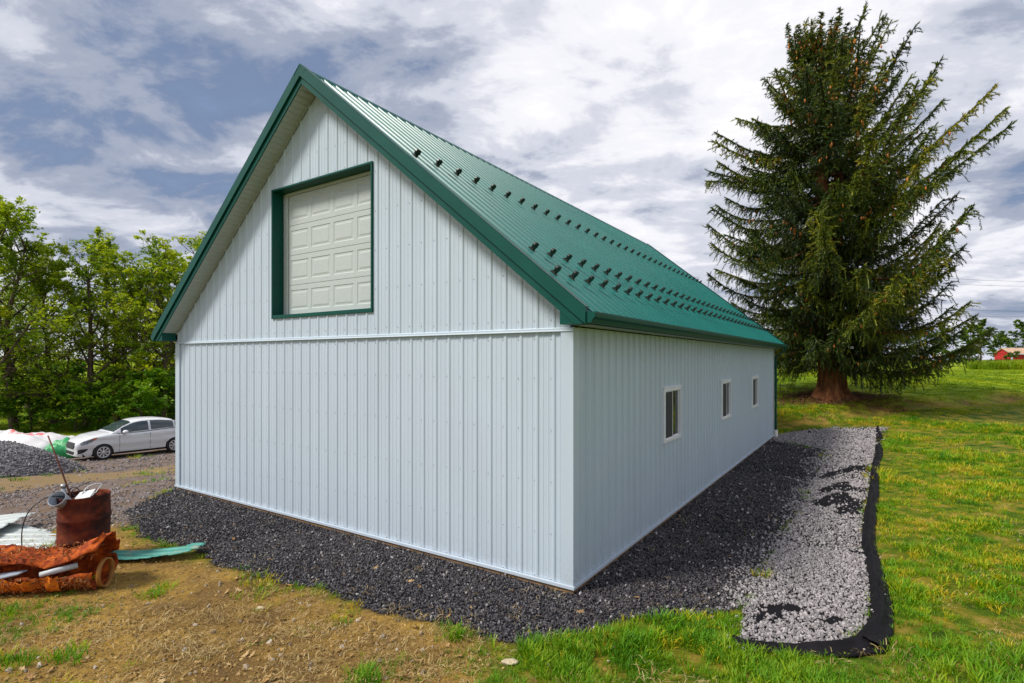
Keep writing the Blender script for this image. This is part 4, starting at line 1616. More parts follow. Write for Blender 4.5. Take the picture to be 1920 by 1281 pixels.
bpy.context.view_layer.update()
mb = MB().tube([tank_pt(.32, -.27, .245), tank_pt(.44, -.24, .265), tank_pt(.62, -.12, .28)], [.030, .033, .033], 12)
tag(mb.build('white_pipe', M_WHITEP, None, True), 'scuffed white pipe poking out of the slit in the tank', 'pipe')
mb = MB()
p = [tank_pt(-.30, -.36, .20), tank_pt(.10, -.28, .26), tank_pt(.14, -.18, .27), tank_pt(-.25, -.20, .24)]
mb.prism(p, (0, 0, .012))
tag(mb.build('grey_metal_strip', M_GREYP), 'grey metal strip lying across the slit in the tank', 'strip')


# flakes of rust lying on and below the tank
fl = []
for _ in range(1700):
    t = R(45) + R(60) * rng.random() if rng.random() < .40 else R(-60) + R(60) * rng.random()
    fl.append(tank_pt(-tl / 2 + tl * rng.random(), -(.31 + .05 * rng.random()) * math.cos(t), .22 + (.25 + .02 * rng.normal()) * math.sin(t) * (1 if t > .3 else .9)))
fl = np.array([tuple(q) for q in fl])
fl[:, 2] = np.maximum(fl[:, 2], .01)
M_FLAKE = stone_mat('rust_flakes', [(0, (.07, .014, .005)), (.5, (.30, .06, .008)), (.85, (.55, .15, .012)), (1, (.55, .30, .12))], .95)
scatter('rust_flakes', fl, rand_rot(len(fl)), np.stack([.012 + .05 * rng.random(len(fl)) ** 3, .010 + .03 * rng.random(len(fl)) ** 2, .006 + .008 * rng.random(len(fl))], 1), rng.integers(0, 6, len(fl)), stone_protos(M_FLAKE, 6, 17), 'flaking scales of rust covering the split tank', 'rust')


# sheet metal offcuts behind the drum and tank
def offcut(name, poly_px, dz, ribs_dir, material, label, lift=(0, 0), rib=.2286):
    """Ribbed sheet cut to the outline drawn by ground pixels, lying dz above ground, raised by lift at its ends."""
    P = gpoly(poly_px)
    d = np.array(ribs_dir, float)
    d /= np.linalg.norm(d)
    n = np.array([-d[1], d[0]])
    c = P.mean(0)
    U, Wd = (P - c) @ d, (P - c) @ n
    ws = np.arange(Wd.min(), Wd.max(), .012)
    us = np.arange(U.min(), U.max(), .05)
    ug, wg = np.meshgrid(us, ws)
    xg, yg = c[0] + ug * d[0] + wg * n[0], c[1] + ug * d[1] + wg * n[1]
    ins = (poly_sd(P, xg, yg) > 0).reshape(xg.shape)
    ph = np.abs(((wg / rib) % 1) - .5) * rib
    ridge = np.clip((.030 - ph) / .016, 0, 1) * .018
    fu = (ug - U.min()) / (U.max() - U.min())
    zg = terrain(xg, yg).min() * 0 + tz(c[0], c[1]) + dz + ridge + lift[0] * (1 - fu) ** 2 + lift[1] * fu ** 2 + .012 * np.sin(ug * 4 + wg * 5)
    idx = np.arange(xg.size).reshape(xg.shape)
    cell = ins[:-1, :-1] & ins[1:, :-1] & ins[:-1, 1:] & ins[1:, 1:]
    q = np.stack([idx[:-1, :-1], idx[:-1, 1:], idx[1:, 1:], idx[1:, :-1]], 2)[cell]
    used, inv = np.unique(q, return_inverse=True)
    V = np.stack([xg.ravel(), yg.ravel(), zg.ravel()], 1)[used]
    V0 = np.array([c[0], c[1], 0])
    o = np_mesh(name, V - V0, inv.reshape(-1, 4), material, None, False)
    o.location = V0
    o.modifiers.new('thick', 'SOLIDIFY').thickness = .004
    return tag(o, label, 'sheet metal')


offcut('sheet_offcut', [(-160, 985), (40, 993), (112, 998), (110, 1032), (20, 1045), (-160, 1050)], .03, (1, .05), M_SHEETW, 'white sheet metal offcut lying lowest left of the drum')
offcut('sheet_offcut', [(-160, 992), (10, 990), (72, 984), (66, 990), (-30, 1022), (-160, 1040)], .12, (1, .35), M_SHEETW, 'white sheet metal offcut with a raised corner on top of another', (0, .12))
offcut('teal_offcut', [(205, 1042), (330, 1037), (388, 1030), (384, 1041), (368, 1050), (300, 1057), (205, 1061)], .05, (1, .02), M_TEAL, 'faded teal strip of sheet metal on the ground right of the drum', (0, .05), .13)

# ------------------------------------------------------------------ gravel pile and covered heap by the drive
def mound(name, c, rx, ry, h, material, label, seed, cat='heap', n=90):
    t = np.linspace(-1.08, 1.08, n)
    gx, gy = np.meshgrid(t, t)
    rr = np.hypot(gx, gy) + (fbm(gx * 2 + seed, gy * 2, seed, 3) - .5) * .35
    prof = np.clip(1 - rr, -.05, 1)
    zz = h * (1 - np.exp(-prof * 2.6)) / (1 - math.exp(-2.6)) * (1 + .12 * (fbm(gx * 5, gy * 5, seed + 2, 3) - .5))
    X, Y = c[0] + gx * rx, c[1] + gy * ry
    Z = terrain(X, Y) + zz - .02
    i = np.arange(n - 1)[:, None] * n + np.arange(n - 1)[None, :]
    Fq = np.stack([i, i + 1, i + n + 1, i + n], 2).reshape(-1, 4)
    V0 = np.array([c[0], c[1], 0])
    o = np_mesh(name, np.stack([X.ravel(), Y.ravel(), Z.ravel()], 1) - V0, Fq, material, None, True)
    o.location = V0
    if label:
        tag(o, label, cat)
    return o, X, Y, Z, rr


M_PILE = mat('grey_gravel_bed', (.13, .125, .135), .95, 0, .5, 40, .2, .8, 60)
pc_ = (-17.1, 16.6)
pile, X, Y, Z, rr = mound('gravel_pile', pc_, 3.5, 2.2, 1.08, M_PILE, 'heap of grey gravel at the left edge of the drive', 6)
k = rng.random(26000)
ii = rng.integers(0, X.size, 26000)
ok = (rr.ravel()[ii] < .99)
ii = ii[ok]
x, y, z = X.ravel()[ii] + rng.normal(size=len(ii)) * .04, Y.ravel()[ii] + rng.normal(size=len(ii)) * .03, Z.ravel()[ii]
k = y < pc_[1] + 1.0
x, y, z = x[k], y[k], z[k]
sc = .035 + .06 * rng.random(len(x)) ** 2
st = scatter('pile_stones', np.stack([x, y, z + .012], 1), rand_rot(len(x)), sc, rng.integers(0, 6, len(x)), stone_protos(M_STONE_P, 6, 9), 'loose grey stones covering the gravel heap on the left', 'gravel')


def tarp_mat():
    m, nt, b, out = nodes_of('printed_white_tarp')
    n = nz(nt, 1.1, 3, .5)
    c = rampn(nt, n, [(.3, (.62, .60, .60)), (.7, (.76, .74, .74))])
    tc = nt.nodes.new('ShaderNodeTexCoord')
    red = None
    for cx_, cy_, rx_, ry_ in ((1.0, -.5, .16, .42), (1.5, -.5, .24, .42), (-.5, -.9, .5, .10), (.2, -.2, .10, .3)):
        mp = nt.nodes.new('ShaderNodeMapping')
        mp.vector_type = 'TEXTURE'
        mp.inputs['Location'].default_value = (cx_, cy_, 0)
        mp.inputs['Scale'].default_value = (rx_, ry_, 50)
        nt.links.new(tc.outputs['Object'], mp.inputs[0])
        ln_ = nt.nodes.new('ShaderNodeVectorMath')
        ln_.operation = 'LENGTH'
        nt.links.new(mp.outputs[0], ln_.inputs[0])
        e = mathn(nt, 'LESS_THAN', ln_.outputs['Value'], 1.0)
        red = e if red is None else mathn(nt, 'MAXIMUM', red, e)
    red = mathn(nt, 'MULTIPLY', red, .85)
    c = mixc(nt, red, c, (.72, .10, .11))
    nt.links.new(c, b.inputs['Base Color'])
    b.inputs['Roughness'].default_value = .45
    return m


def tarp(name, c, rx, ry, h, rz, material, label, seed, n=44):
    t = np.linspace(-1, 1, n)
    gx, gy = np.meshgrid(t, t)
    e = np.maximum(np.abs(gx), np.abs(gy)) ** 1.0
    body = np.clip((1 - np.abs(gx) ** 3) * (1 - np.abs(gy) ** 3), 0, 1) ** .45
    fold = np.abs(vnoise(gx * 2.6 + seed + gy, gy * 2.2, seed) - .5) * 1.3 + np.abs(vnoise(gx * 6 + gy * 3, gy * 5 - gx, seed + 3) - .5) * .55 + np.abs(vnoise(gx * 11 - gy * 6, gy * 9, seed + 4) - .5) * .22
    zz = h * body * (.50 + .30 * gx * (gx > 0) + .35 * fbm(gx * 1.8 + seed, gy * 1.4, seed + 8, 2)) + fold * .42 * body + .02
    ca, sa = math.cos(rz), math.sin(rz)
    X = c[0] + gx * rx * ca - gy * ry * sa
    Y = c[1] + gx * rx * sa + gy * ry * ca
    z0 = terrain(X, Y)
    i = np.arange(n - 1)[:, None] * n + np.arange(n - 1)[None, :]
    Fq = np.stack([i, i + 1, i + n + 1, i + n], 2).reshape(-1, 4)
    V0 = np.array([c[0], c[1], tz(*c)])
    o = np_mesh(name, np.stack([X.ravel(), Y.ravel(), (z0 + zz).ravel()], 1) - V0, Fq, material, None, False)
    o.location = V0
    o.modifiers.new('thick', 'SOLIDIFY').thickness = .006
    return tag(o, label, 'tarp')


tarp('white_tarp', (-21.2, 23.0), 2.9, 1.5, .95, R(-10), tarp_mat(), 'crumpled white tarp with red print draped over a low heap', 5)
tarp('green_tarp', (-18.15, 21.9), .55, .45, .62, R(20), mat('green_tarp_plastic', (.02, .30, .09), .45, 0, .15, 3), 'bunched bright green tarp beside the car nose', 9, 20)

# ------------------------------------------------------------------ car
M_CARW = mat('white_car_paint', (.70, .71, .74), .14, 0, .02, 1.5, .6, 0, 40, ((.42, .38, .33), 2.2, .68))
M_CARG = mat('tinted_car_glass', (.030, .048, .055), .03, 0, .1, 2, .9)
M_CARB = mat('black_car_trim', (.012, .012, .014), .5, 0, .2, 6)
M_TYRE = mat('tyre_rubber', (.018, .018, .019), .85, 0, .2, 20)
M_RIM = mat('silver_wheel_cover', (.62, .63, .66), .3, .35, .06, 6)
M_LAMP = mat('clear_headlamp', (.20, .22, .25), .06, .3, .6, 14, .9)
M_AMBER = mat('amber_lamp', (.55, .12, .04), .15, 0, .1, 8)
XF, XRR = 1.385, -1.105


def build_car():
    hv = Vector((-.60, -.80)).normalized()
    p1 = np.array([(192.5 - CX) / F_PX * 20.9, 20.9, 0])
    p2 = p1 - np.array([hv.x, hv.y, 0]) * 2.49
    p1[2], p2[2] = tz(p1[0], p1[1]), tz(p2[0], p2[1])
    hd = math.atan2(hv.y, hv.x)
    ca = hv
    # p1 is the near (left) front wheel's contact: move from there to the car's centre
    left = Vector((-math.sin(hd), math.cos(hd)))
    near = left if left.y < 0 else -left
    cx = p1[0] - ca.x * XF - near.x * .76
    cy = p1[1] - ca.y * XF - near.y * .76
    z = (p1[2] + p2[2]) / 2
    car = empty('parked_car', (cx, cy, z + .004), hd)
    car.rotation_euler = (0, -math.atan2(p1[2] - p2[2], 2.49), hd)
    tag(car, 'white four-door sedan parked on the drive beyond the barn', 'car')
    tx = np.array([-2.205, -2.15, -1.9, -1.5, -.8, 0, .6, 1.05, 1.3, 1.7, 2.0, 2.12, 2.18, 2.205])
    tzv = np.array([.84, 1.02, 1.09, 1.085, 1.035, .985, .965, 1.00, .985, .92, .81, .73, .64, .52])
    top = lambda x: float(np.interp(x, tx, tzv))
    wx = np.array([-2.205, -2.15, -2.0, -1.6, -1.0, 0, 1.0, 1.5, 1.85, 2.05, 2.15, 2.205])
    wv = np.array([.56, .68, .765, .835, .855, .86, .858, .845, .79, .70, .60, .44])
    hw = lambda x: float(np.interp(x, wx, wv))
    rx_ = np.array([-1.85, -1.45, -1.0, -.6, -.2, .1, .35, .7, 1.12])
    rzv = np.array([1.06, 1.25, 1.405, 1.462, 1.475, 1.462, 1.42, 1.26, .99])
    rf = lambda x: float(np.interp(x, rx_, rzv))
    RA = .335

    def bottom(x):
        zb = float(np.interp(x, [-2.205, -2.0, -1.5, 1.7, 2.0, 2.205], [.34, .25, .20, .19, .17, .22]))
        for xw in (XF, XRR):
            d = abs(x - xw)
            if d < RA:
                zb = max(zb, .30 + math.sqrt(RA * RA - d * d))
        return zb

    def barrel(z, x):
        q = 1 - .075 * ((z - .62) / .42) ** 2 - .040 * math.exp(-((z - .43) / .06) ** 2) + .012 * math.exp(-((z - .31) / .04) ** 2)
        if .66 < z < .98:
            q += .022 * math.exp(-((z - .86) / .030) ** 2) - .022 * math.exp(-((z - .74) / .07) ** 2)
        return q

    def side(x, z):
        return hw(x) * barrel(z, x)
    xs_ = sorted(set(list(np.linspace(-2.205, 2.205, 70)) + [XF + RA * math.cos(a) for a in np.linspace(0, math.pi, 15)] + [XRR + RA * math.cos(a) for a in np.linspace(0, math.pi, 15)] + [2.16, 2.19]))
    rings = []
    for x in xs_:
        zb, zt = bottom(x), top(x)
        zs = max(zt - .07, zb + .01)
        half = []
        for t in np.linspace(0, 1, 9):
            zz = zb + (zs - zb) * t
            half.append((side(x, zz), zz))
        y_s = half[-1][0]
        half += [(y_s - .030, zs + .042), (y_s * .90 - .02, zt - .006), (y_s * .6, zt + .012), (0, zt + .02)]
        ring = [(x, yq, zq) for yq, zq in half] + [(x, -yq, zq) for yq, zq in half[-2::-1]]
        rings.append(ring)
    mb = MB().loft(rings, False, False)
    n = len(rings[0])
    mb.add(rings[0], [tuple(range(n))])
    mb.add(rings[-1], [tuple(range(n - 1, -1, -1))])
    mb.build('body', M_CARW, car, True)
    MB().box(-2.02, 2.0, -.70, .70, .17, .62).build('underbody', M_CARB, car)
    # greenhouse
    rings = []
    for x in np.linspace(-1.85, 1.12, 44):
        zb, zr = top(x) - .03, rf(x)
        zr = max(zr, zb + .012)
        yb_ = hw(x) * .925
        k_ = min(1, (zr - zb) / .45)
        yt = yb_ - .215 * k_
        half = [(yb_, zb), (yb_ - .05 * k_, zb + (zr - zb) * .3), (yb_ - .125 * k_, zb + (zr - zb) * .65), (yt, zr - .055 * k_), (yt - .09 * k_, zr - .012 * k_), (yt * .5, zr + .004), (0, zr + .012 * k_)]
        rings.append([(x, a, b) for a, b in half] + [(x, -a, b) for a, b in half[-2::-1]])
    MB().loft(rings, False, False).build('cabin', M_CARW, car, True)

    def gh(x, t, s, off=.007):
        """Point on the cabin side: t 0 belt .. 1 roof edge."""
        zb, zr = top(x) - .03, max(rf(x), top(x) - .018)
        k_ = min(1, (zr - zb) / .45)
        yb_ = hw(x) * .925
        ys = [yb_, yb_ - .05 * k_, yb_ - .125 * k_, yb_ - .215 * k_]
        zs = [zb, zb + (zr - zb) * .3, zb + (zr - zb) * .65, zr - .055 * k_]
        tt = [0, .33, .68, 1]
        return (x, s * (float(np.interp(t, tt, ys)) + off), float(np.interp(t, tt, zs)) + off * .3)
    for s in (1, -1):
        for nm, xa, xb in (('side_window', -1.52, -1.14), ('side_window', -1.08, -.24), ('side_window', -.16, .80)):
            mb = MB()
            xl = np.linspace(xa, xb, 9)
            vs = []
            for x in xl:
                hi = .93
                if rf(x) - top(x) < .18:
                    hi = .80
                for t in (.14, .4, .68, hi):
                    vs.append(gh(x, t, s))
            fs = []
            for i in range(8):
                for j in range(3):
                    a = i * 4 + j
                    fs.append((a, a + 1, a + 5, a + 4) if s > 0 else (a, a + 4, a + 5, a + 1))
            mb.add(vs, fs).build(nm, M_CARG, car, True)
        mb = MB()
        xl = np.linspace(-1.62, .93, 30)
        vs = []
        for x in xl:
            vs += [gh(x, .02, s, .003), gh(x, .93 if rf(x) - top(x) > .18 else .84, s, .003)]
        fs = [(2 * i, 2 * i + 1, 2 * i + 3, 2 * i + 2) if s > 0 else (2 * i, 2 * i + 2, 2 * i + 3, 2 * i + 1) for i in range(29)]
        mb.add(vs, fs).build('window_surround', M_CARB, car, True)
        # mirror, handles, seams, headlamp, fog slot
        m_ = MB()
        rings = []
        for k in range(9):
            t = -1 + 2 * k / 8
            rr = math.sqrt(max(0, 1 - t * t)) * .5 + .001
            rings.append([(.70 + .10 * t + .0, s * (.95 + .13 * rr * math.cos(a) * 2 * .9), 1.03 + .075 * rr * 2 * math.sin(a)) for a in np.linspace(0, math.tau, 12, endpoint=False)])
        m_.loft(rings, True, True).build('door_mirror', M_CARW, car, True)
        MB().box(.66, .74, min(s * .80, s * .88), max(s * .80, s * .88), .955, 1.00).build('mirror_stem', M_CARB, car)
        for xh in (-.05, -.98):
            yh = side(xh, .90)
            MB().box(xh - .09, xh + .09, min(s * (yh - .01), s * (yh + .022)), max(s * (yh - .01), s * (yh + .022)), .885, .91).build('door_handle', M_CARW, car, bevel=.008)
        for xd in (.86, -.20):
            vs = []
            for zz in np.linspace(.26, .93, 10):
                yy = side(xd, zz) + .003
                vs += [(xd - .006, s * yy, zz), (xd + .006, s * yy, zz)]
            MB().add(vs, [(2 * i, 2 * i + 1, 2 * i + 3, 2 * i + 2) for i in range(9)]).build('door_seam', M_CARB, car)
        vs = []
        for x in np.linspace(-.75, 1.0, 12):
            vs += [(x, s * (side(x, .20) + .004), .195), (x, s * (side(x, .27) + .004), .262)]
        MB().add(vs, [(2 * i, 2 * i + 1, 2 * i + 3, 2 * i + 2) for i in range(11)]).build('sill', M_CARB, car)
        vs = []
        lx = np.linspace(1.58, 2.07, 9)
        lo = [.86, .80, .755, .715, .685, .66, .645, .635, .64]
        hi_ = [.880, .885, .88, .868, .85, .825, .80, .77, .74]
        for x, a, b in zip(lx, lo, hi_):
            b = min(b, top(x) - .055)
            vs += [(x, s * (side(x, a) + .006), a), (x, s * (side(x, (a + b) / 2) + .009), (a + b) / 2), (x, s * (side(x, b) + .004), b)]
        fs = []
        for i in range(8):
            fs += [(3 * i, 3 * i + 1, 3 * i + 4, 3 * i + 3), (3 * i + 1, 3 * i + 2, 3 * i + 5, 3 * i + 4)]
        hl = MB().add(vs, fs)
        hl.mi = [1 if i < 4 else 0 for i in range(len(fs))]
        hl.build('headlamp', [M_LAMP, M_AMBER], car, True)
        vs = []
        for x, a, b in ((1.86, .44, .48), (1.95, .36, .48), (2.05, .31, .47), (2.13, .30, .44)):
            vs += [(x, s * (side(x, a) + .006), a), (x, s * (side(x, b) + .006), b)]
        MB().add(vs, [(2 * i, 2 * i + 1, 2 * i + 3, 2 * i + 2) for i in range(3)]).build('fog_lamp_slot', M_CARB, car)
    # glass front and rear: strips over the cabin's top
    for nm, xa, xb in (('windscreen', .42, 1.04), ('rear_window', -1.70, -1.08)):
        vs = []
        xl = np.linspace(xa, xb, 9)
        for x in xl:
            zr = rf(x)
            zb = top(x) - .03
            k_ = min(1, (zr - zb) / .45)
            yt = hw(x) * .925 - .215 * k_
            for q in (-1, -.6, 0, .6, 1):
                yy = q * (yt - .02)
                zz = zr + .016 * k_ - (.012 * k_ * abs(q) ** 2 + (.030 * k_ if abs(q) == 1 else 0)) + .006
                vs.append((x, yy, zz))
        fs = []
        for i in range(8):
            for j in range(4):
                a = i * 5 + j
                fs.append((a, a + 5, a + 6, a + 1))
        MB().add(vs, fs).build(nm, M_CARG, car, True)
    MB().prism([(2.190, -.40, .47), (2.190, .40, .47), (2.185, .47, .58), (2.15, .40, .70), (2.15, -.40, .70), (2.185, -.47, .58)], (.034, 0, 0)).build('grille', M_CARB, car, bevel=.01)
    MB().prism([(2.185, -.40, .26), (2.185, .40, .26), (2.185, .46, .38), (2.185, -.46, .38)], (.034, 0, 0)).build('lower_grille', M_CARB, car, bevel=.008)
    # wheels
    for xw in (XF, XRR):
        for s in (1, -1):
            w = MB()
            prof = [(.195, -.085), (.215, -.098), (.285, -.098), (.302, -.08), (.306, -.04), (.306, .04), (.302, .08), (.285, .098), (.215, .098), (.195, .085)]
            rings = [[(r_ * math.cos(a), yv, r_ * math.sin(a)) for a in np.linspace(0, math.tau, 36, endpoint=False)] for r_, yv in prof]
            w.loft(rings, True, False)
            wh = w.build('wheel', M_TYRE, car, True)
            wh.location = (xw, s * .765, .306)
            MB().loft([[(r_ * math.cos(a), s * yv, r_ * math.sin(a)) for a in np.linspace(0, math.tau, 32, endpoint=False)] for r_, yv in ((.218, .088), (.212, .101), (.186, .096), (.180, .075))], True, False).build('rim', M_RIM, wh, True)
            MB().loft([[(r_ * math.cos(a), s * .066, r_ * math.sin(a)) for a in np.linspace(0, math.tau, 24, endpoint=False)] for r_ in (.19, .001)], True, False).build('brake_disc', M_CARB, wh)
            MB().loft([[(r_ * math.cos(a), s * yv, r_ * math.sin(a)) for a in np.linspace(0, math.tau, 20, endpoint=False)] for r_, yv in ((.055, .080), (.050, .100), (.001, .104))], True, False).build('hub_cap', M_RIM, wh, True)
            for q in range(8):
                a = math.tau * q / 8
                c_, s_ = math.cos(a), math.sin(a)
                poly = [(.045, -.016), (.19, -.030), (.19, .030), (.045, .016)]
                MB().prism([(u * c_ - v * s_, s * .082, u * s_ + v * c_) for u, v in poly], (0, s * .015, 0)).build('spoke', M_RIM, wh)
    return car


build_car()
# ------------------------------------------------------------------ trees
def leaf_mat(name, stops, transl=.35, rough=.55):
    """Leaf colour picked per leaf from the 'tint' face attribute."""
    m, nt, b, out = nodes_of(name)
    at = nt.nodes.new('ShaderNodeAttribute')
    at.attribute_name = 'tint'
    c = rampn(nt, at.outputs['Fac'], stops)
    nt.links.new(c, b.inputs['Base Color'])
    b.inputs['Roughness'].default_value = rough
    b.inputs['Specular IOR Level'].default_value = .3
    tr = nt.nodes.new('ShaderNodeBsdfTranslucent')
    nt.links.new(c, tr.inputs['Color'])
    mx = nt.nodes.new('ShaderNodeMixShader')
    mx.inputs[0].default_value = transl
    nt.links.new(b.outputs[0], mx.inputs[1])
    nt.links.new(tr.outputs[0], mx.inputs[2])
    nt.links.new(mx.outputs[0], out.inputs['Surface'])
    return m


def bark_mat(name, a, b_, c_):
    m, nt, b, out = nodes_of(name)
    n = nz(nt, 7, 6, .65, 'Object', (1, 1, .22))
    nt.links.new(rampn(nt, n, [(.3, a), (.55, b_), (.75, c_)]), b.inputs['Base Color'])
    b.inputs['Roughness'].default_value = .95
    b.inputs['Specular IOR Level'].default_value = .15
    bump(nt, b, n, .9, .06)
    return m


M_BARK = bark_mat('grey_brown_bark', (.035, .024, .017), (.12, .088, .062), (.24, .19, .14))
M_BARKS = bark_mat('reddish_spruce_bark', (.06, .022, .011), (.19, .075, .032), (.32, .15, .07))
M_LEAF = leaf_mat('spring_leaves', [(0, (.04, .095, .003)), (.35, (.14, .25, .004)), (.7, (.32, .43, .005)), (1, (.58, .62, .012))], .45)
M_LEAF2 = leaf_mat('dark_understory_leaves', [(0, (.035, .10, .004)), (.5, (.11, .27, .007)), (1, (.26, .42, .010))], .45)
M_FARLEAF = leaf_mat('far_tree_leaves', [(0, (.045, .10, .008)), (.5, (.10, .185, .012)), (1, (.20, .28, .02))], .35)


def tubes_mesh(branches, sides=6):
    """branches: list of (pts Nx3, radii N) -> V, quads"""
    Vs, Fs, o = [], [], 0
    ang = np.linspace(0, 2 * np.pi, sides, endpoint=False)
    for P, rad in branches:
        P = np.asarray(P, float)
        n = len(P)
        T = np.gradient(P, axis=0)
        T /= np.linalg.norm(T, axis=1)[:, None] + 1e-9
        ref = np.array([1, 0, 0]) if abs(T[0, 2]) > .8 else np.array([0, 0, 1])
        A = np.cross(T, ref)
        A /= np.linalg.norm(A, axis=1)[:, None] + 1e-9
        B = np.cross(T, A)
        ring = P[:, None, :] + np.asarray(rad)[:, None, None] * (A[:, None, :] * np.cos(ang)[None, :, None] + B[:, None, :] * np.sin(ang)[None, :, None])
        Vs.append(ring.reshape(-1, 3))
        i = (np.arange(n - 1)[:, None] * sides + np.arange(sides)[None, :])
        j = (np.arange(n - 1)[:, None] * sides + (np.arange(sides)[None, :] + 1) % sides)
        Fs.append(np.stack([i, j, j + sides, i + sides], 2).reshape(-1, 4) + o)
        o += n * sides
    return np.concatenate(Vs), np.concatenate(Fs)


def leaf_quads(pos, size, r, up=.6, aspect=.55):
    """One folded leaf quad at each position."""
    n = len(pos)
    nor = r.normal(size=(n, 3))
    nor[:, 2] = np.abs(nor[:, 2]) + up
    nor /= np.linalg.norm(nor, axis=1)[:, None]
    d = r.normal(size=(n, 3))
    d -= nor * (d * nor).sum(1)[:, None]
    d /= np.linalg.norm(d, axis=1)[:, None]
    s = np.cross(nor, d)
    L = (size * (.7 + .6 * r.random(n)))[:, None]
    W = L * aspect
    p0 = pos - d * L * .5
    p2 = pos + d * L * .5 - nor * L * .12
    p1 = pos + s * W * .5 + nor * L * .05
    p3 = pos - s * W * .5 + nor * L * .05
    V = np.stack([p0, p1, p2, p3], 1).reshape(-1, 3)
    return V, np.arange(4 * n).reshape(n, 4)


def wander(p, d, length, n, bend, r, upward=0.0):
    pts = [np.array(p, float)]
    d = np.array(d, float)
    for i in range(n):
        d = d + r.normal(size=3) * bend + np.array([0, 0, upward])
        d /= np.linalg.norm(d)
        pts.append(pts[-1] + d * length / n)
    return np.array(pts), d


def deciduous(seed, H, spread, n1, n2, n3, leaves, lsize, fork=.22, low=.2):
    r = np.random.default_rng(seed)
    br, lp, lt = [], [], []
    trunk, _ = wander((0, 0, -.15), (r.normal() * .07, r.normal() * .07, 1), H * .86, 12, .055, r, .05)
    R0 = H * .0155
    br.append((trunk, np.linspace(R0 * 1.25, R0 * .18, len(trunk))))
    ga = r.random() * 6.28
    for i in range(n1):
        f = low + (.99 - low) * (i + .5 * r.random()) / n1
        k = f * (len(trunk) - 1)
        b0 = trunk[int(k)] * (1 - k % 1) + trunk[min(int(k) + 1, len(trunk) - 1)] * (k % 1)
        ga += 2.4 + r.normal() * .4
        el = R(18 + 48 * f + r.normal() * 9)
        ln = spread * (1.05 - .62 * f ** 1.5) * (.8 + .4 * r.random())
        d = (math.cos(ga) * math.cos(el), math.sin(ga) * math.cos(el), math.sin(el))
        P, de = wander(b0, d, ln, 8, .13, r, .02)
        rr = R0 * .55 * (1 - .6 * f)
        br.append((P, np.linspace(rr, rr * .2, len(P))))
        for j in range(n2):
            g = .22 + .78 * (j + r.random()) / n2
            k2 = min(g, .999) * (len(P) - 1)
            c0 = P[int(k2)] * (1 - k2 % 1) + P[int(k2) + 1] * (k2 % 1)
            dd = np.array(d) * .6 + r.normal(size=3) * .62 + np.array([0, 0, .12])
            dd /= np.linalg.norm(dd)
            l2 = ln * .42 * (1.15 - .5 * g) * (.7 + .6 * r.random())
            Q, _ = wander(c0, dd, l2, 5, .16, r, .02)
            br.append((Q, np.linspace(rr * .3, rr * .08, len(Q))))
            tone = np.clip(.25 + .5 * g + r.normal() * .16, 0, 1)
            for m_ in range(n3):
                h_ = .2 + .8 * (m_ + r.random()) / n3
                k3 = min(h_, .999) * (len(Q) - 1)
                e0 = Q[int(k3)] * (1 - k3 % 1) + Q[int(k3) + 1] * (k3 % 1)
                de = dd * .4 + r.normal(size=3) * .7
                de /= np.linalg.norm(de)
                l3 = l2 * .34 * (.6 + .8 * r.random())
                tw = np.linspace(0, 1, 4)[:, None] * (de * l3)[None, :] + e0
                tw[:, 2] -= np.linspace(0, 1, 4) ** 2 * l3 * .2
                if r.random() < .5:
                    br.append((tw, np.linspace(rr * .07, rr * .03, 4)))
                nl = int(leaves * (.5 + r.random()))
                t = r.random(nl) ** .7
                pos = e0 + t[:, None] * (de * l3)[None, :] * 1.08 + r.normal(size=(nl, 3)) * np.array([.11, .11, .055]) * (l3 / .5) ** .5
                lp.append(pos)
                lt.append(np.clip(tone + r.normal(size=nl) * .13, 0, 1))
    lp, lt = np.concatenate(lp), np.concatenate(lt)
    LV, LF = leaf_quads(lp, np.full(len(lp), lsize), r)
    BV, BF = tubes_mesh(br)
    return (BV, BF), (LV, LF, lt)


def tree_object(name, data, bark, leafm, loc, rz, label, scale=1.0):
    (BV, BF), (LV, LF, lt) = data
    t = empty(name, loc, rz)
    t.scale = (scale,) * 3
    np_mesh('trunk', BV, BF, bark, t, True)
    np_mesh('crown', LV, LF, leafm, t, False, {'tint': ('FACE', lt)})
    return tag(t, label, 'tree')


VAR = [deciduous(11, 12.5, 4.6, 17, 8, 5, 17, .165, low=.10), deciduous(23, 13.0, 4.0, 16, 8, 5, 17, .165, low=.13), deciduous(37, 12.0, 5.2, 17, 8, 5, 16, .170, low=.08)]
protos = []


def place_tree(px, depth, H, var, rz, label, group):
    x, y = (px - CX) / F_PX * depth, depth
    h0 = (12.5, 13.0, 12.0)[var]
    if len(protos) <= var or protos[var] is None:
        while len(protos) <= var:
            protos.append(None)
        t = tree_object('broadleaf_tree', VAR[var], M_BARK, M_LEAF, (0, 0, 0), 0, label)
        protos[var] = t
    else:
        t = copy_tree(protos[var])
    t.location = (x, y, tz(x, y) - .05)
    t.rotation_euler = (0, 0, rz)
    t.scale = (H / h0,) * 3
    tag(t, label, 'tree', group)
    return t


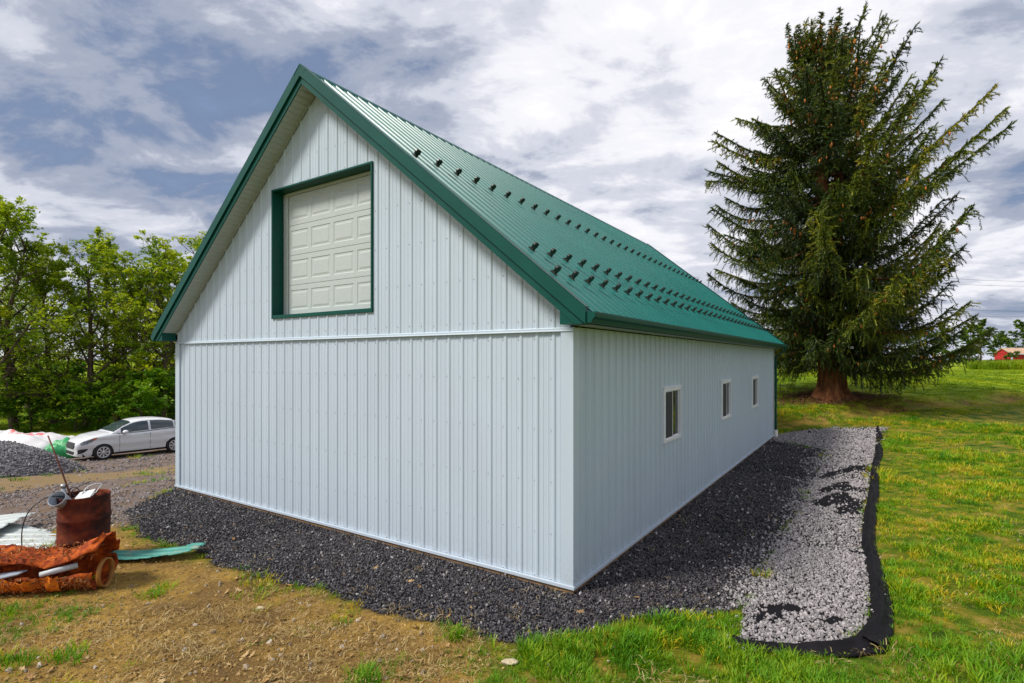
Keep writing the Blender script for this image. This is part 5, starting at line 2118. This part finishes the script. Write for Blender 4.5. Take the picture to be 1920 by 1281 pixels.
GR = 'broadleaf trees beyond the drive'
for px, dep, H, var, rz, lab in (
        (-150, 31, 13.4, 1, .4, 'leafy tree just outside the left edge of the picture'),
        (-45, 29, 13.0, 2, 1.3, 'leafy tree nearest the left edge, its low limbs over the white tarp'),
        (28, 31, 13.2, 0, 2.9, 'leafy tree with two dark low limbs, second from the left edge'),
        (100, 33, 11.0, 2, 4.2, 'leafy tree right behind the white tarp'),
        (163, 32.5, 11.6, 0, .9, 'leafy tree with a thick trunk rising behind the car bonnet'),
        (222, 36, 13.2, 1, 5.0, 'tallest leafy tree, rising behind the car windscreen'),
        (262, 35, 11.0, 2, 3.4, 'leafy tree behind the middle of the car roof'),
        (300, 34.5, 11.8, 0, 5.6, 'leafy tree behind the rear doors of the car'),
        (352, 38, 13.4, 1, 2.0, 'leafy tree rising beside the left corner of the barn roof'),
        (410, 38, 13.6, 2, .2, 'leafy tree mostly hidden behind the barn gable')):
    place_tree(px, dep, H, var, rz, lab, GR)
for px, dep, H, var, rz, lab in ((-20, 47, 14.5, 0, 1.1, 'back-row leafy tree farthest left, behind the nearest trees'), (52, 45, 14.0, 1, 3.3, 'back-row leafy tree above the white tarp'), (205, 47, 14.6, 0, 2.2, 'back-row leafy tree above the car windscreen'),
                                 (328, 51, 15.2, 2, 4.0, 'back-row leafy tree above the rear of the car'), (378, 47, 14.6, 0, 4.9, 'back-row leafy tree against the left slope of the barn roof')):
    place_tree(px, dep, H, var, rz, lab, 'second row of broadleaf trees')

# understory shrubs
SH = deciduous(51, 2.6, 1.7, 9, 6, 4, 26, .13, low=.05)
shrub = None
for i, (px, dep, sc_, lab) in enumerate(((30, 34, .9, 'dark green shrub under the trees behind the tarp, leftmost'), (85, 36, 1.0, 'dark green shrub between tarp and tree trunks'), (125, 38, 1.1, 'dark green shrub behind the front of the car'), (205, 39, 1.0, 'green shrub behind the car windscreen'),
                                         (245, 38, .95, 'green shrub behind the car roof'), (285, 37, 1.1, 'green shrub behind the rear of the car roof'), (325, 38, 1.15, 'green shrub beside the left edge of the barn wall'), (-40, 37, 1.1, 'green shrub at the left edge under the trees'), (60, 31, .8, 'leafy shrub in front of the trunks above the white tarp'), (140, 30.5, .75, 'low leafy shrub just above the car bonnet'), (185, 31.5, .8, 'leafy shrub just above the car windscreen'), (270, 31, .95, 'leafy shrub rising over the car roof'), (310, 31.5, 1.0, 'leafy shrub over the rear of the car, beside the barn wall'))):
    x, y = (px - CX) / F_PX * dep, dep
    if shrub is None:
        (BV, BF), (LV, LF, lt) = SH
        shrub = empty('understory_shrub')
        np_mesh('stems', BV, BF, M_BARK, shrub, True)
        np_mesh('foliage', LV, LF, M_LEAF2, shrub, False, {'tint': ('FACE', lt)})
        t = shrub
    else:
        t = copy_tree(shrub)
    t.location = (x, y, tz(x, y) - .05)
    t.rotation_euler = (0, 0, i * 1.7)
    t.scale = (sc_ * 1.5, sc_ * 1.5, sc_ * 1.35)
    tag(t, lab, 'shrub', 'shrubs under the trees')

# far tree line on the right
FV = [deciduous(71, 9, 4.2, 13, 6, 4, 22, .34, low=.12), deciduous(83, 9, 3.6, 12, 6, 4, 22, .34, low=.2)]
fprot = [None, None]
for i, (px, dep, H, lab) in enumerate((
        (1478, 46, 5.5, 'small tree whose thin trunk shows below the spruce, beside the barn corner'), (1500, 100, 8, 'far tree seen under the spruce, left of its trunk'), (1560, 104, 8, 'far tree straight behind the spruce trunk'), (1625, 96, 7.5, 'far tree seen under the spruce, just right of its trunk'), (1672, 90, 7, 'far tree midway between spruce trunk and broken branch'), (1720, 96, 7.5, 'far tree just left of the pale broken branch'),
        (1768, 92, 7.0, 'small broadleaf tree behind the white broken branch'), (1815, 74, 6.4, 'broadleaf tree at the right end of the spruce skirt'), (1838, 82, 7.2, 'rounded tree left of the gap in the far treeline'), (1878, 118, 7.6, 'far tree just left of the red shed'),
        (1918, 124, 10.5, 'far tree rising behind the red shed'), (1965, 122, 11, 'far tree at the right edge behind the shed'))):
    x, y = (px - CX) / F_PX * dep, dep
    vv = i % 2
    if fprot[vv] is None:
        t = fprot[vv] = tree_object('far_tree', FV[vv], M_BARK, M_FARLEAF, (0, 0, 0), 0, 'tree')
    else:
        t = copy_tree(fprot[vv])
    t.location = (x, y, tz(x, y) - .1)
    t.rotation_euler = (0, 0, i * 2.1)
    t.scale = (H / 9 * 1.15, H / 9 * 1.15, H / 9)
    tag(t, lab or 'far broadleaf tree seen below the spruce branches', 'tree', 'far trees across the lawn')


# ------------------------------------------------------------------ the big spruce
def needle_mat():
    m, nt, b, out = nodes_of('spruce_needles')
    at = nt.nodes.new('ShaderNodeAttribute')
    at.attribute_name = 'tint'
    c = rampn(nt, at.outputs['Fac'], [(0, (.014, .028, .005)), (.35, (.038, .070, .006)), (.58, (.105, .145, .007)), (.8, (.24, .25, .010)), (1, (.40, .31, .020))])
    nt.links.new(c, b.inputs['Base Color'])
    b.inputs['Roughness'].default_value = .5
    b.inputs['Specular IOR Level'].default_value = .35
    return m


def build_spruce():
    r = np.random.default_rng(5)
    base = gp(1556, 746)
    dep = base[1]
    S = dep / F_PX                                     # metres per photo pixel at the tree
    root = empty('spruce_tree', (base[0], base[1], base[2] - .05))
    tag(root, 'huge dark green spruce with orange cones and twin trunk on the lawn', 'tree')
    print('SPRUCE depth', dep, 'height', 731 * S)
    H = 729 * S
    py2h = lambda py: (745 - py) * S
    # silhouette: tip radius by tip height on the left and the right
    Lh = [py2h(q) for q in (690, 640, 560, 497, 468, 373, 341, 260, 215, 153, 117, 57, 15)]
    Lr = [q * S * .95 for q in (150, 215, 240, 248, 248, 254, 222, 205, 198, 145, 106, 55, 10)]
    Rh = [py2h(q) for q in (690, 608, 533, 483, 400, 373, 341, 268, 217, 144, 56, 30, 12)]
    Rr = [q * S * .88 for q in (225, 310, 300, 295, 322, 345, 318, 306, 278, 225, 105, 62, 20)]

    def rad(h, az):
        c = (1 + math.cos(az)) / 2
        c = c * c * (3 - 2 * c)
        return float(np.interp(h, Lh, Lr)) * (1 - c) + float(np.interp(h, Rh, Rr)) * c
    # trunks
    trunks = []

    def trunk(x0, y0, lean, h, r0, seed):
        n = 26
        t = np.linspace(0, 1, n)
        P = np.stack([x0 + lean[0] * t + .05 * np.sin(t * 9 + seed), y0 + lean[1] * t, t * h - .1], 1)
        rr = r0 * (1 - t) ** .8 + .02 + r0 * .62 * np.exp(-t * h / .32)
        return P, rr
    trunks.append(trunk(-.05, 0, (-.35, .1), H * .97, .42, 0))
    trunks.append(trunk(.62, .55, (.05, .0), H * .90, .38, 2))
    V, Fq = [], []
    for i, (P, rr) in enumerate(trunks):
        sides = 20
        ang = np.linspace(0, 2 * np.pi, sides, endpoint=False)
        lob = 1 + .10 * np.sin(ang * 5 + i)[None, :] * np.exp(-P[:, 2] / .7)[:, None] + .04 * r.normal(size=(len(P), sides))
        ring = P[:, None, :] + np.stack([np.cos(ang)[None] * rr[:, None] * lob, np.sin(ang)[None] * rr[:, None] * lob, np.zeros((len(P), sides))], 2)
        a = np.arange(len(P) - 1)[:, None] * sides + np.arange(sides)[None]
        b = np.arange(len(P) - 1)[:, None] * sides + (np.arange(sides)[None] + 1) % sides
        np_mesh('trunk', ring.reshape(-1, 3), np.stack([a, b, b + sides, a + sides], 2).reshape(-1, 4), M_BARKS, root, True)

    def axis_at(h):
        t = min(max(h / H, 0), 1)
        return np.array([.22 - .62 * t, .1, 0])
    br, NP, ND, NL, NT = [], [], [], [], []            # branches; needle clump position, direction, length, tint
    CP = []
    n_br = 228
    az = 0.0
    hmin, hmax = 1.9, H * .965

    def twig(c0, dv, ln, droop, tone, nl):
        ns = max(3, int(ln / .058))
        tt = (np.arange(ns) + .5) / ns
        pts = c0[None] + dv[None] * (ln * tt)[:, None]
        pts[:, 2] -= droop * ln * tt ** 2 * .6
        dd = np.repeat(dv[None], ns, 0)
        dd[:, 2] -= droop * tt
        NP.append(pts)
        ND.append(dd)
        NL.append(np.full(ns, nl))
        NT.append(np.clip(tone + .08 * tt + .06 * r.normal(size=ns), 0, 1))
        return pts
    for i in range(n_br):
        q = (i + .5) / n_br
        ht = hmin + (hmax - hmin) * (1 - (1 - q) ** 1.12) ** 1.04
        az += 2.39996 + r.normal() * .35
        Rm = rad(ht, az) * (.60 + .43 * r.random() ** .7) * (.93 if math.sin(az) < 0 else 1)
        if r.random() < .2:
            Rm *= .70
        kr = float(np.interp(ht / H, [.1, .25, .4, .55, .7, .85, 1.0], [-.12, .03, .13, .24, .40, .75, 1.5]))
        kr += .20 * math.cos(az) * (1 if ht / H > .35 else .35) + r.normal() * .07
        rise = kr * Rm
        h0 = ht - rise
        if h0 < 1.7:
            h0 = 1.7 + r.random() * .4
            rise = ht - h0
        o = axis_at(h0) + np.array([0, 0, h0])
        if h0 > H * .96:
            o[2] = H * .96
        dirv = np.array([math.cos(az), math.sin(az), 0])
        n = 14
        t = np.linspace(0, 1, n)
        sag = (.15 + .10 * r.random()) * Rm * (1 if ht < H * .55 else .5)
        side_w = r.normal() * .20 * Rm
        perp = np.array([-dirv[1], dirv[0], 0])
        P = o[None] + dirv[None] * (Rm * t)[:, None] + perp[None] * (side_w * t ** 1.5 + .10 * np.sin(t * 7 + i))[:, None]
        P[:, 2] += rise * t ** 1.5 - sag * np.sin(np.pi * t ** 1.15) + .07 * np.sin(t * 9 + i * 2)
        br.append((P, np.linspace(.020 + .009 * Rm, .010, n)))
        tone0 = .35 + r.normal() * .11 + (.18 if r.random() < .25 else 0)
        # side boughs, each feathered with twigs
        m = int(Rm * 6.0) + 6
        for j in range(m):
            g = .10 + .90 * ((j + r.random()) / m) ** .85
            k = min(g, .999) * (n - 1)
            ii, ff = int(k), k % 1
            c0 = P[ii] * (1 - ff) + P[ii + 1] * ff
            tang = P[ii + 1] - P[ii]
            tang /= np.linalg.norm(tang)
            sd = 1 if j % 2 else -1
            ln = (.20 + .18 * r.random() + .95 * (1 - g) ** 1.15 * min(1, Rm / 3.0)) * (.7 + .6 * r.random())
            droop = (.30 + .55 * r.random()) * (1.25 if ht < H * .6 else .8)
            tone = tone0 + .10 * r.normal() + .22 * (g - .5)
            dv = tang * .8 + perp * sd * (.7 + .5 * r.random()) + np.array([0, 0, -.2 * droop])
            dv /= np.linalg.norm(dv)
            pts = twig(c0, dv, ln, droop, tone, .10)
            for q2 in range(max(2, int(ln * 9))):
                e0 = pts[min(int((q2 + r.random()) / max(2, int(ln * 9)) * len(pts)), len(pts) - 1)]
                if r.random() < .55 and ht < H * .9:
                    d2 = np.array([0, 0, -1.0]) + .35 * r.normal(size=3) + .25 * dv
                    l2 = (.14 + .34 * r.random() ** 1.5) * (1.2 if ht < H * .6 else .8)
                else:
                    d2 = dv * .6 + r.normal(size=3) * .6
                    l2 = .12 + .20 * r.random()
                d2 /= np.linalg.norm(d2)
                twig(e0, d2, l2, .3, tone - .06 + .08 * r.normal(), .088)
        # twigs and needles on the leader itself
        for g in np.linspace(.45, 1.0, int(Rm * 7) + 4):
            k = min(g, .999) * (n - 1)
            ii, ff = int(k), k % 1
            c0 = P[ii] * (1 - ff) + P[ii + 1] * ff
            tang = P[ii + 1] - P[ii]
            tang /= np.linalg.norm(tang)
            d2 = tang * .5 + perp * r.normal() * .7 + np.array([0, 0, -.55 * r.random()])
            d2 /= np.linalg.norm(d2)
            twig(c0, d2, .14 + .26 * r.random(), .5, tone0 + .05, .10)
            twig(c0, tang, .16, 0, tone0, .11)
        # cones hang below the outer part of some branches
        if r.random() < (.62 if ht > H * .3 else .45):
            for _ in range(r.integers(5, 15)):
                g = np.clip(.62 + .13 * r.normal(), .3, .93)
                k = g * (n - 1)
                c0 = P[int(k)] * (1 - k % 1) + P[int(k) + 1] * (k % 1)
                CP.append(c0 + r.normal(size=3) * np.array([.08, .08, .03]) - np.array([0, 0, .03]))
    # upright leaders at the top
    for i in range(12):
        a = i * 2.4 + r.random() * .5
        rr = .12 + .95 * r.random()
        hx = math.cos(a)
        c0 = np.array([-.40 + rr * hx, .1 + rr * math.sin(a), H * .885 - rr * .45])
        tipz = H * (1.0 if i == 0 else .955 + .04 * r.random()) - rr * .35
        ln = tipz - c0[2]
        lean = np.array([hx * .22, math.sin(a) * .22, 1])
        P = np.stack([c0 + lean * ln * t for t in np.linspace(0, 1, 6)])
        br.append((P, np.linspace(.03, .008, 6)))
        for t in np.linspace(0, 1, int(ln / .022)):
            p = c0 + lean * ln * t
            b2 = r.random() * 6.28
            d2 = np.array([math.cos(b2), math.sin(b2), .1 + .3 * r.random()])
            twig(p, d2 / np.linalg.norm(d2), .10 + .24 * (1 - t), .35, .42 + .1 * r.normal(), .095)
        for _ in range(9):
            CP.append(c0 + lean * ln * (.15 + .6 * r.random()) + r.normal(size=3) * np.array([.06, .06, .03]))
    BV, BF = tubes_mesh(br, 5)
    np_mesh('branches', BV, BF, M_BARKS, root, True)
    NP, ND, NL, NT = np.concatenate(NP), np.concatenate(ND), np.concatenate(NL), np.concatenate(NT)
    ND /= np.linalg.norm(ND, axis=1)[:, None] + 1e-9
    # each clump: three slim needle sprays fanned round the twig
    Vs, Ts = [], []
    nN = len(NP)
    print('SPRUCE sprays', nN * 3)
    rv = r.normal(size=(nN, 3))
    A = np.cross(ND, rv)
    A /= np.linalg.norm(A, axis=1)[:, None] + 1e-9
    B = np.cross(ND, A)
    for q in range(3):
        th = 2 * np.pi * q / 3 + r.random(nN) * .9
        out = A * np.cos(th)[:, None] + B * np.sin(th)[:, None]
        L = (NL * (.75 + .5 * r.random(nN)))[:, None]
        tip = NP + (ND * .75 + out * .62) * L
        w = np.cross(ND, out) * (L * .20)
        back = NP - ND * L * .25
        Vs.append(np.stack([back - w, back + w, tip], 1))
        Ts.append(NT)
    V = np.concatenate(Vs).reshape(-1, 3)
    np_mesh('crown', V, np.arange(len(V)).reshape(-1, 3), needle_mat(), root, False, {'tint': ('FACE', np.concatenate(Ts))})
    # cones: small spindle shapes joined, far too many to count
    CP = np.array(CP)
    M_CONE = mat('orange_brown_cones', (.55, .19, .035), .7, 0, .35, 4)
    prof = [(.0, 0), (.024, -.02), (.030, -.06), (.022, -.11), (.0, -.135)]
    s5 = 6
    an = np.linspace(0, 2 * np.pi, s5, endpoint=False)
    cv = np.array([[rr_ * math.cos(a) + .0005, rr_ * math.sin(a), zz] for rr_, zz in prof for a in an])
    cf = np.array([[i * s5 + j, i * s5 + (j + 1) % s5, (i + 1) * s5 + (j + 1) % s5, (i + 1) * s5 + j] for i in range(len(prof) - 1) for j in range(s5)])
    k = len(CP)
    sc_ = (1.0 + .5 * r.random(k))[:, None, None]
    V = (CP[:, None, :] + cv[None] * sc_).reshape(-1, 3)
    Fq = (cf[None] + (np.arange(k) * len(cv))[:, None, None]).reshape(-1, 4)
    tag(np_mesh('cones', V, Fq, M_CONE, root, True), kind='stuff')
    # bare needle litter and roots round the foot
    mb = MB()
    for i in range(9):
        a = i * .7 + r.random() * .3
        p = []
        for t in np.linspace(0, 1, 7):
            rr = .35 + t * (.7 + .4 * r.random())
            xx, yy = .25 + rr * math.cos(a), rr * math.sin(a)
            p.append((xx, yy, tz(base[0] + xx, base[1] + yy) - base[2] + .05 + .14 * (1 - t) ** 2 - .05 * t))
        mb.tube(p, list(np.linspace(.12, .03, 7)), 7)
        mb.build('root', M_BARKS, root, True)
        mb = MB()
    return base


spruce_base = build_spruce()

# bare litter disc under the spruce: scattered reddish needles and twigs
n = 1500
a, rr = rng.random(n) * 6.28, np.abs(rng.normal(size=n)) * 1.0 + .3
x, y = spruce_base[0] + .3 + rr * np.cos(a) * 1.3, spruce_base[1] + .1 + rr * np.sin(a) * .9
M_LIT = stone_mat('red_needle_litter', [(0, (.09, .035, .018)), (.5, (.19, .075, .035)), (1, (.30, .15, .07))], .9)
scatter('needle_litter', np.stack([x, y, terrain(x, y) + .01], 1), np.stack([x * 0, x * 0, rng.random(n) * 6.28], 1), 1.0 + 1.2 * rng.random(n), rng.integers(0, 4, n), tuft_protos(M_LIT, 4, 8, .10, .10, .016, .2, 31, True), 'reddish fallen needles and twigs round the foot of the spruce', 'litter')

# ------------------------------------------------------------------ far things on the right
def far_pt(px, dep):
    x = (px - CX) / F_PX * dep
    return x, dep, tz(x, dep)


x, y, z = far_pt(1897, 96)
z = CAM_H - (683 - HY) / F_PX * 96
shed = empty('red_shed', (x, y, z - .1), R(-6))
tag(shed, 'small red shed with tan roof and white corner trim beyond the meadow', 'shed')
M_RED = mat('red_barn_paint', (.45, .016, .02), .7, 0, .12, 1.5)
M_TANR = mat('tan_shingle_roof', (.46, .30, .20), .9, 0, .15, 2.5)
MB().box(.05, 8, 0, 4, 0, 1.95).build('wall', M_RED, shed)
MB().loft([[(xx, -.25, 1.92), (xx, 2, 3.0), (xx, 4.25, 1.92), (xx, 4.25, 1.80), (xx, 2, 2.86), (xx, -.25, 1.80)] for xx in (-.2, 8.2)]).build('roof', M_TANR, shed)
MB().prism([(.0, .0, 1.951), (.0, 4, 1.951), (.0, 2, 2.85)], (.06, 0, 0)).build('gable_board', M_RED, shed)
for xx in (-.02, 7.9):
    MB().box(xx, xx + .18, -.04, .14, 0, 1.94).build('corner_trim', M_TRIMW, shed)
MB().box(-.2, 8.2, -.30, -.252, 1.78, 1.93).build('fascia', M_TRIMW, shed)

x, y, z = far_pt(1762, 66)
log = empty('broken_branch', (x, y, z))
tag(log, 'pale broken branch leaning against a stump on the far lawn', 'branch')
M_BARE = mat('bare_pale_wood', (.50, .42, .33), .8, 0, .25, 3)
MB().tube([(-.15, 0, 0), (-.6, .1, .6), (-1.15, .2, 1.35)], [.13, .12, .08], 8).build('limb', M_BARE, log, True)
MB().tube([(.15, 0, -.1), (.17, .02, .8), (.05, 0, 1.9)], [.24, .18, .12], 9).build('stump', M_BARE, log, True)

M_CABLE = mat('grey_overhead_cable', (.10, .10, .11), .6, 0, .1, 4)
for i, (yl, yr, lab) in enumerate(((517, 522, 'topmost thin overhead wire right of the spruce'), (528, 531, 'second thin overhead wire right of the spruce'), (575, 578, 'third thin overhead wire right of the spruce'), (590, 588, 'lowest thin overhead wire right of the spruce'))):
    D = 120
    pts = []
    for t in np.linspace(0, 1, 17):
        px = 1700 + 420 * t
        py = yl + (yr - yl) * (px - 1700) / 220 + 6 * math.sin(math.pi * t)
        pts.append(((px - CX) / F_PX * D, D, CAM_H + (HY - py) / F_PX * D))
    tag(MB().tube(pts, .028, 5).build('overhead_wire', M_CABLE), lab, 'wire', 'overhead wires')
